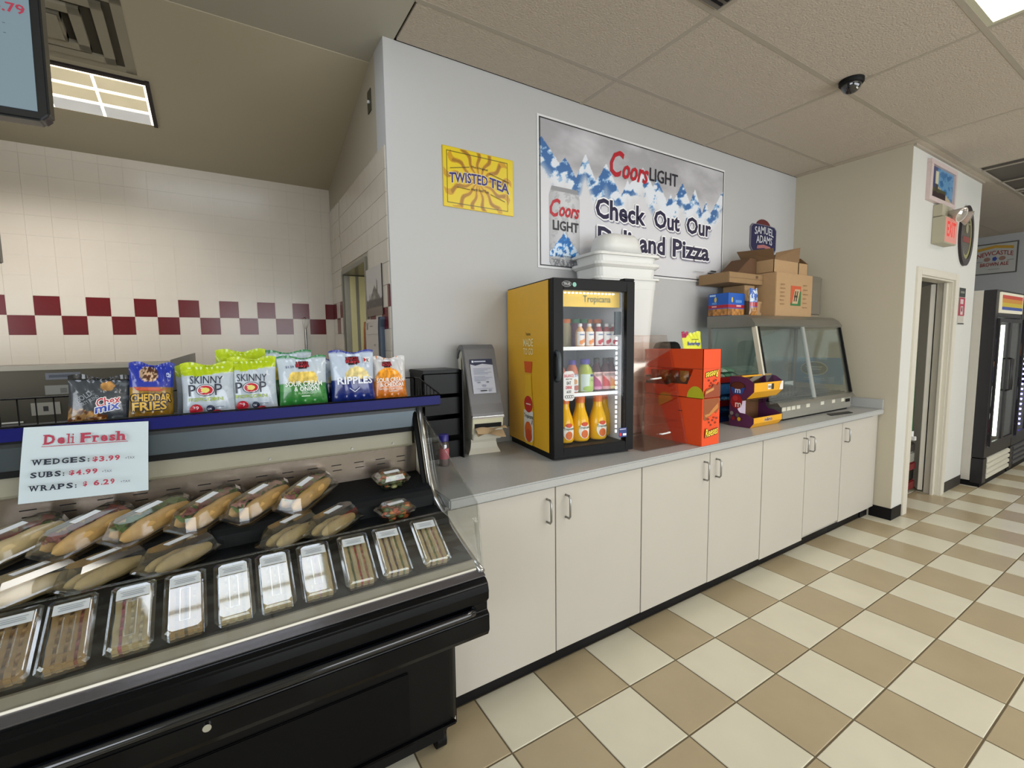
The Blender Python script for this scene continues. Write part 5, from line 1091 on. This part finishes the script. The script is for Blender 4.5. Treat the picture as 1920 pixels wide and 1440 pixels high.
p = Print(); p.rect(-1.425, 1.385, -1.32, 1.412, '6f737c').rect(-1.415, 1.393, -1.335, 1.404, '4a4e5a').rect(-1.43, 1.325, -1.355, 1.362, '8a8a84').rect(-1.385, 1.33, -1.365, 1.35, '6a6a66').rect(-1.475, 1.245, -1.39, 1.295, '9a978c').rect(-1.44, 1.26, -1.425, 1.28, '2a2a2a').rect(-1.56, 1.22, -1.50, 1.226, 'd8d8d0'); p.build('sticker', t, on_y(.8995), .5)
t = thing('slicer', 'dark grey kitchen slicer between the gold and popcorn bags', 'appliance', (-1.0, .62, 0), world=True)
bx('stand', t, -1.02, .62, 0, -.86, .84, 1.20, PS, .004)
MB().prism([(-.99, 1.2), (-.90, 1.2), (-.905, 1.36), (-.93, 1.43), (-.96, 1.44), (-.985, 1.38)], 'y', .66, .72, mat('3a3835', .4, .4, noise=.1)).build('housing', t, .006); bx('tray', t, -.985, .64, 1.275, -.91, .66, 1.283, M_CHROME)
t = thing('wall_cabinet', 'grey steel cabinet edge on the left of the tiled deli wall', 'cabinet', (-1.9, 1.4, 1.9), world=True); bx('body', t, -2.4, 1.38, 1.90, -1.648, 1.42, 2.45, mat('5c5850', .4, .5, noise=.05), .004)
t = thing('whisk', 'wire whisk hanging on the tiled wall above the chip bags', 'utensil', (-.29, 2.09, 1.6), world=True)
for k in range(5): q = k*.6; MB().tube([(-.29+.03*math.cos(q)*s, 2.085-.02*abs(math.sin(q))*s, z) for s, z in ((.1, 1.625), (.7, 1.655), (1, 1.685), (.7, 1.705), (0, 1.715))], .0012, M_STEEL, 4).build('wire_loop', t)
MB().cyl((-.29, 2.088, 1.38), (-.29, 2.088, 1.63), .008, M_STEEL, 10).build('handle', t)
# doorway in the partition with a cream door behind
d2 = struct(MB().prism([(1.119, 0), (1.15, 0), (1.15, 1.99), (1.73, 1.99), (1.73, 0), (1.762, 0), (1.762, 2.02), (1.119, 2.02)], 'x', X0-.012, X0+.17, mat('8f8c80', .3, .7, noise=.08)).build('door_2', bevel=.002))
CRM = mat('e2d8a4', .5, noise=.03)
bx('jamb_panel', d2, X0+.035, 1.722, 0, X0+.075, 1.731, 1.985, CRM); bx('jamb_panel', d2, X0+.095, 1.715, 0, X0+.17, 1.731, 1.985, CRM); bx('jamb_strip', d2, X0+.0, 1.724, 0, X0+.034, 1.731, 1.985, mat('b0aca0', .35, .3, noise=.08)); bx('jamb_strip', d2, X0+.076, 1.72, 0, X0+.094, 1.731, 1.985, mat('a09c90', .35, .3, noise=.08))
MB().box(.36, 1.62, 0, .39, 2.44, 2.2, CRM).build('door_leaf', d2); bx('mullion', d2, .345, 1.57, 0, .40, 1.62, 2.3, M_STEEL); bx('door_leaf', d2, .37, .9, 0, .40, 1.57, 2.1, CRM)
struct(MB().box(.6, .84, 0, .65, 2.6, 3.0, CRM).box(X0+.15, 2.5, 0, .65, 2.6, 3.0, CRM).build('wall_passage'))
# picture, order pad and trays on the partition
t = thing('wall_photo', 'black and white photograph of a spired building on the partition wall', 'picture', (X0, 1.0, 1.8), world=True)
bx('backing', t, X0-.012, .812, 1.668, X0-.007, 1.115, 1.935, mat('2a1c1c', .5))
def cath(U, V):
    c = np.ones((len(U), 3))*rgb('b5b0aa'); n = fbm(U*12, V*16, 4); roof = .32+.30*np.maximum(0, 1-np.abs(U-.55)*2.6)+.22*(np.abs(U-.70) < .03)*1.0+.10*(np.abs(U-.22) < .03)
    c = np.where((V < roof)[:, None], rgb('6a645c')*(.4+1.1*n)[:, None], c); c = np.where((V < .30+.08*n)[:, None], rgb('3a342e')*(.4+1.2*n)[:, None], c); c = lay(c, (V < .16)*1.0, '6a5f54'); return c
canvas('print_surface', t, lambda u, v: (X0-.0125, 1.115-u*.303, 1.668+v*.267), 44, 44, cath, .3)
t = thing('order_pad', 'white paper order pad hanging below the black and white photograph', 'notepad', (X0, 1.0, 1.5), world=True)
MB().prism([(1.165, 1.40), (.86, 1.40), (.86, 1.628), (.90, 1.645), (1.12, 1.655), (1.15, 1.645), (1.165, 1.60)], 'x', X0-.014, X0-.008, mat('b8afa6', .6, noise=.03)).build('pad', t)
p = Print(); p.rect(.10, .20, .16, .205, '8a8078').rect(.03, .185, .055, .225, '8a8880').rect(.05, .22, .12, .223, 'a09890').rect(.03, .155, .28, .157, '9a928a').rect(.18, .09, .20, .10, '9a928a'); p.build('marks', t, on_x(X0-.0142, 1.165, 1.41))
t = thing('tray_stack', 'stack of blue-grey trays hanging edge-on beside the order pad', 'tray', (X0, .82, 1.5), world=True)
for k in range(4): MB().prism([(.845-k*.012, 1.38), (.852-k*.012, 1.38), (.852-k*.012, 1.60), (.842-k*.012, 1.645), (.835-k*.012, 1.655), (.835-k*.012, 1.64), (.845-k*.012, 1.60)], 'x', X0-.03, X0-.002, mat('3f4c5c', .35, .3, noise=.05)).build('tray', t)
t = thing('wooden_paddle', 'wooden paddle handle standing beside the kitchen doorway', 'utensil', (X0, 1.2, 1.5), world=True)
MB().tube([(X0-.012, 1.215, 1.36), (X0-.012, 1.20, 1.45), (X0-.012, 1.185, 1.52), (X0-.012, 1.18, 1.60), (X0-.012, 1.165, 1.64)], .010, mat('8a5226', .5, noise=.15)).build('handle', t)
t = thing('switch_plate', 'small steel key switch plate high on the partition wall', 'switch', (X0, .95, 2.8), world=True)
bx('plate', t, X0-.004, .91, 2.745, X0, .975, 2.86, mat('5c5a50', .3, .8, noise=.05), .002); MB().cyl((X0-.003, .945, 2.80), (X0-.012, .945, 2.80), .008, M_WHITE, 12).build('knob', t)

# ================================================================== RIGHT END: DOORWAY, SIGNS
d1 = struct(MB().box(3.985, YP-.015, 0, 4.075, YP+.001, 2.08, M_TRIMW).box(4.90, YP-.015, 0, 4.985, YP+.001, 2.08, M_TRIMW).box(4.075, YP-.015, 2.02, 4.90, YP+.001, 2.08, M_TRIMW).box(4.075, YP, 0, 4.09, YP+.11, 2.02, M_TRIMW).box(4.885, YP, 0, 4.90, YP+.11, 2.02, M_TRIMW).box(4.09, YP, 2.005, 4.885, YP+.11, 2.02, M_TRIMW).build('door_1', bevel=.002))
LM = Matrix.Translation((4.885, YP+.118, 0)) @ Matrix.Rotation(math.radians(31), 4, 'Z')
o = MB().box(0, 0, .02, .49, .036, 2.0, M_TRIMW, LM).build('door_leaf', d1, .002)
MB().box(.488, .002, 1.02, .492, .034, 1.13, mat('4a4238', .3, .8, noise=.05), LM).build('strike_plate', o); bx('door_stop', d1, 4.84, YP+.03, 0, 4.885, YP+.05, 2.0, M_TRIMW)
def mopstick(label, a, b, r, m, name='broom', head=None):
    t = thing(name, label, 'broom', b, world=True); MB().cyl(a, b, r, m, 10).build('pole', t)
    if head: MB().cyl(b, (b[0], b[1], b[2]-.05), r*1.6, M_WHITE, 12).build('socket', t); bx('head', t, b[0]-.02, b[1]-.04, b[2]-.09, b[0]+.02, b[1]+.12, b[2]-.05, M_WHITE, .004)
mopstick('green-handled broom standing in the cupboard doorway', (4.80, .045, 1.53), (4.81, .04, .60), .014, mat('12501f', .4, noise=.05), head=True)
mopstick('reddish wooden pole leaning behind the green broom', (4.86, .11, 1.10), (4.68, .06, .62), .014, mat('8a4a2a', .5, noise=.1), 'wooden_pole')
t = thing('mop_bucket', 'dark and white bucket on red stand inside the cupboard doorway', 'bucket', (4.75, .1, 0), world=True)
bx('stand', t, 4.64, .0, .03, 4.86, .2, .12, mat('6a0f16', .4, noise=.1), .01); bx('stand', t, 4.64, .0, .22, 4.86, .2, .30, mat('6a0f16', .4, noise=.1), .01); bx('crate', t, 4.65, .01, .12, 4.85, .19, .235, M_BLACK, .01)
bx('bucket', t, 4.65, .01, .29, 4.85, .19, .40, mat('8a8a80', .4, noise=.05), .012); bx('wringer', t, 4.65, .01, .40, 4.85, .19, .485, mat('2e2826', .5, noise=.1), .01)
t = thing('framed_picture', 'white framed lighthouse picture high on the cupboard wall', 'picture', (4.37, YP, 2.8), world=True)
x0, x1, z0, z1 = 4.07, 4.685, 2.615, 2.935
MB().box(x0, YP-.03, z0, x1, YP, z0+.035, mat('c9b8b4', .4)).box(x0, YP-.03, z1-.035, x1, YP, z1, mat('c9b8b4', .4)).box(x0, YP-.03, z0+.035, x0+.055, YP, z1-.035, mat('c9b8b4', .4)).box(x1-.03, YP-.03, z0+.035, x1, YP, z1-.035, mat('c9b8b4', .4)).build('frame', t, .002)
def lighth(U, V):
    c = np.ones((len(U), 3))*rgb('2f6a9c'); n = fbm(U*6, V*6); c = lay(c, (U < .28)*1.0, '3a3f6a'); c = lay(c, (n > .5)*(U > .28)*.6, '7aa8c8'); c = lay(c, (V < .62-.55*U)*(U > .2)*1.0, 'b8a888'); c = lay(c, (V < .34)*(U < .68)*1.0, '4a4a2c'); c = lay(c, (V < .2+.1*n)*(U < .7)*1.0, '2a1a20')
    c = lay(c, (np.abs(U-.27) < .055)*(V > .3)*(V < .88)*1.0, 'c9c4a8'); return lay(c, (np.abs(U-.27) < .055)*(V > .25)*(V < .5)*1.0, '3f3a34')
canvas('print_surface', t, lambda u, v: (x0+.055+u*(x1-x0-.085), YP-.012, z0+.035+v*(z1-z0-.07)), 40, 30, lighth, .3)
t = thing('exit_sign', 'lit red exit sign in a beige housing above the cupboard door', 'exit sign', (4.4, YP, 2.4), world=True)
EB = mat('a8a28c', .5, noise=.03); bx('housing', t, 4.26, YP-.085, 2.285, 4.56, YP, 2.50, EB, .004)
bx('face', t, 4.275, YP-.087, 2.295, 4.55, YP-.085, 2.49, glow('ff9a86', .9, .05)); p = Print(); p.text('EXIT', .03, .045, .235, .165, 'ff2a1c', bold=.05); p.build('letters', t, on_y(YP-.087, 4.275, 2.295), emit=1.2)
t = thing('emergency_light', 'white emergency light with two lamp heads above the exit sign', 'emergency light', (4.4, YP, 2.55), world=True)
bx('housing', t, 4.26, YP-.06, 2.505, 4.50, YP, 2.60, EB, .004)
for x, a in ((4.42, -.25), (4.60, .35)):
    M = Matrix.Translation((x, YP-.09, 2.535)) @ Matrix.Rotation(a, 4, 'Z') @ Matrix.Rotation(math.radians(115), 4, 'X')
    h = MB().lathe([(.018, -.03), (.03, 0), (.055, .05), (.06, .065)], mat('c2b8ac', .35, noise=.02), M, 18).build('lamp_head', t); MB().lathe([(.056, .062), (.04, .072), (.0005, .076)], clear('f0f0f0', base=.3, edge=.6), M, 18).build('lens', h)
t = thing('oval_sign', 'round dark-framed beer mirror on the cupboard wall, seen nearly edge-on', 'mirror', (5.10, YP, 2.44), world=True)
def disc(n, r0, r1, z, d0, d1, m, sy=1.52): 
    mb = MB(); R0 = Matrix.Translation((5.10, YP, 2.44)) @ Matrix.Rotation(math.radians(90), 4, 'X'); mb.lathe([(r1, d0), (r1, d1), (r0, d1), (r0, d0)], m, R0, 40, False, 1, sy); return mb.build(n, t)
disc('frame', .140, .180, 0, .0, .022, mat('221a1e', .35, noise=.05)); disc('ring', .115, .140, 0, 0, .015, mat('8c8a5a', .4, noise=.1))
MB().lathe([(.115, 0), (.115, .013), (.0005, .013)], mat('5a564c', .2, .3, noise=.2, scale=14), Matrix.Translation((5.10, YP, 2.44)) @ Matrix.Rotation(math.radians(90), 4, 'X'), 40, False, 1, 1.52).build('mirror_plate', t)
p = Print(); p.rect(-.10, -.06, .10, -.01, '7a2a24').ell(0, .07, .035, .05, '8a866a').rect(-.08, .1, .08, .115, '7a765c'); p.build('print', t, lambda u, v, d: (5.10+u, YP-.0135-d, 2.44+v))
t = thing('notice', 'narrow black and red printed notice beside the cupboard door', 'sign', (5.14, YP, 1.8), world=True)
bx('sheet', t, 5.06, YP-.004, 1.625, 5.23, YP, 1.965, mat('b9b4aa', .5, noise=0))
p = Print(); p.rect(0, .255, .17, .34, '2e3430').rect(.03, .29, .14, .31, '7a7a70').rect(.0, .08, .17, .25, 'a83a4c').rect(.035, .19, .12, .235, 'c8b8b4').rect(.05, .09, .12, .17, 'c8b8b4').rect(.07, .12, .10, .16, '5a2a3c').rect(0, 0, .17, .01, '2e2e2e'); p.build('print', t, on_y(YP-.004, 5.06, 1.625))
t = thing('wall_sign', 'white bar sign with red and yellow lettering high on the far wall', 'sign', (9, .43, 2.65), world=True)
bx('frame', t, 8.985, .21, 2.43, 8.998, .68, 2.88, mat('4a4844', .5)); bx('board', t, 8.98, .225, 2.445, 8.985, .665, 2.865, mat('a8a8a2', .4, noise=.02))
p = Print(); wp = lambda x, y: (x, y-.9*(x-.22)**2)
p.poly([(.03, .33), (.22, .365), (.41, .33), (.41, .37), (.22, .405), (.03, .37)], 'b08a2c').text('NEWCASTLE', .03, .26, .41, .325, '8a3430', bold=.03, warp=wp).ell(.22, .205, .028, .035, '2a3f8c', 5).ell(.14, .205, .035, .03, '8a6a5c').ell(.30, .205, .035, .03, '8a6a5c').text('BROWN ALE', .07, .10, .37, .155, '8a3430', bold=.03).rect(.02, .17, .09, .176, '5a5a5a').rect(.35, .17, .42, .176, '5a5a5a').rect(.16, .05, .28, .06, '8a8a84')
p.build('lettering', t, on_x(8.98, .665, 2.445))

# ------------------------------------------------------------------ drink coolers along the far aisle
def cooler(x0, x1, label, hdr, led, louvre, seed):
    t = thing('drink_cooler', label, 'cooler', ((x0+x1)/2, 0, 0), world=True, group='tall drink coolers'); y0 = -.33; H = 1.955; fr = mat('151216', .4, noise=.05); wl_ = mat('b5b1a6', .45, noise=.02)
    MB().box(x0, y0+.09, .06, x0+.03, .42, H, wl_ if seed == 1 else fr).box(x1-.03, y0+.09, .06, x1, .42, H, fr).box(x0+.03, .39, .06, x1-.03, .42, H, mat('8a8d90', .4)).box(x0+.03, y0+.09, H-.06, x1-.03, .39, H, fr).box(x0+.03, y0+.09, .06, x1-.03, .39, .33, fr).build('cabinet', t)
    MB().box(x0, y0, .30, x0+.09, y0+.088, H, fr).box(x1-.05, y0, .30, x1, y0+.088, H, fr).box(x0+.09, y0, 1.69, x1-.05, y0+.088, H, fr).box(x0+.09, y0, .30, x1-.05, y0+.088, .40, fr).build('front_frame', t, .003)
    bx('plinth', t, x0+.02, y0+.02, 0, x1-.02, .40, .06, M_BLACKM); bx('louvre_frame', t, x0, y0, .04, x0+.12, y0+.088, .29, fr, .003)
    for k in range(4): MB().prism([(y0-.005, .075+k*.055), (y0+.02, .085+k*.055), (y0+.02, .12+k*.055), (y0-.005, .105+k*.055)], 'x', x0+.12, x1-.02, louvre).build('louvre', t)
    bx('header_sign', t, x0+.10, y0-.012, 1.735, x1-.04, y0, 1.935, glow('f0e8c8', 1.1, .05) if hdr else glow('7a1c3c', .6, .05))
    p = Print(); w = x1-x0-.14
    if hdr: p.rect(.04, .14, w-.03, .175, 'e8401c').rect(.04, .10, w-.03, .14, 'f0a020').rect(.04, .06, w-.03, .10, 'f0d020').rect(.04, .03, w-.03, .06, '2050b0'); 
    else: p.ell(.2, .1, .12, .06, 'f0d0d8').ell(.55, .1, .1, .05, 'd8405c')
    p.build('header_stripes', t, lambda u, v, d: (x0+.10+u, y0-.012-d, 1.735+v), emit=.8)
    n = 2; dw = (x1-x0-.14)/n
    for k in range(n):
        a = x0+.09+k*dw; d = MB().box(a, y0-.02, .41, a+.035, y0-.002, 1.68, fr).box(a+dw-.035, y0-.02, .41, a+dw, y0-.002, 1.68, fr).box(a+.035, y0-.02, 1.64, a+dw-.035, y0-.002, 1.68, fr).box(a+.035, y0-.02, .41, a+dw-.035, y0-.002, .45, fr).build('door', t)
        bx('pane', d, a+.035, y0-.012, .45, a+dw-.035, y0-.008, 1.64, clear('ffffff', base=.06, edge=.4)); 
        xh = a+dw-.045 if k == 0 else a+.02; MB().tube([(xh, y0-.02, .95), (xh, y0-.05, .96), (xh, y0-.05, 1.27), (xh, y0-.02, 1.28)], .009, fr, 8).build('handle', d)
        mb = MB()
        if led == 'white': mb.box(a+.005, y0+.03, .46, a+.03, y0+.06, 1.62, glow('f0ffe8', 9))
        else:
            for q in range(20): mb.box(a+.0, y0+.03, .48+q*.058, a+.03, y0+.05, .50+q*.058, glow('7a78ff', 22))
        mb.build('light_strip', t)
    for z in (.46, .76, 1.03, 1.28): bx('shelf', t, x0+.05, y0+.10, z-.01, x1-.05, .38, z, M_STEEL)
    rr_ = random.Random(seed); mb = MB(); cs = [mat(c, .3, noise=.1) for c in ('8c1a1e', '1c2f6a', '2f6a34', 'b8b8b4', 'c87a1c', '2a2220', '6a1830')]
    for z in (.461, .761, 1.031, 1.281):
        x = x0+.10
        while x < x1-.1:
            m = cs[rr_.randrange(len(cs))]
            for y in (y0+.15, y0+.24): mb.lathe([(.028, 0), (.03, .01), (.03, .12), (.014, .17), (.014, .20)], m, Matrix.Translation((x, y, z)), 8)
            x += .07
    mb.build('bottles', t, kind='stuff')
WL = mat('c9c6b4', .4, noise=.02); GLV = mat('3a3a3e', .4, noise=.05)
cooler(5.505, 6.47, 'nearest tall black drink cooler with striped header and white louvres', True, 'white', WL, 1)
cooler(6.48, 7.40, 'second tall drink cooler with blue-violet light strips and grey louvres', False, 'blue', GLV, 2)
cooler(7.41, 8.33, 'third tall drink cooler, farthest along the aisle', False, 'white', GLV, 3)

t = thing('added_bulb', 'unseen bulb added to brighten the cupboard behind the doorway', 'lamp', (4.55, .35, 2.9), world=True)  # added bulb, out of view, lightens the cupboard interior
MB().cyl((4.55, .35, 2.9), (4.55, .35, 2.995), .03, M_WHITE, 12).build('socket', t)
MB().lathe([(.0005, -.05), (.03, -.03), (.035, 0), (.02, .03)], glow('fff0d8', 45), Matrix.Translation((4.55, .35, 2.88)), 14).build('bulb', t)

t = thing('added_bulb', 'unseen bulb added to brighten the passage beyond the kitchen doorway', 'lamp', (.22, 1.5, 2.45), world=True)  # added bulb, hidden above the opening, lightens the passage
MB().cyl((.22, 1.5, 2.45), (.22, 1.5, 2.99), .012, M_WHITE, 12).build('cord', t)
MB().lathe([(.0005, -.05), (.03, -.03), (.035, 0), (.02, .03)], glow('fff0d0', 90), Matrix.Translation((.22, 1.5, 2.42)), 14).build('bulb', t)
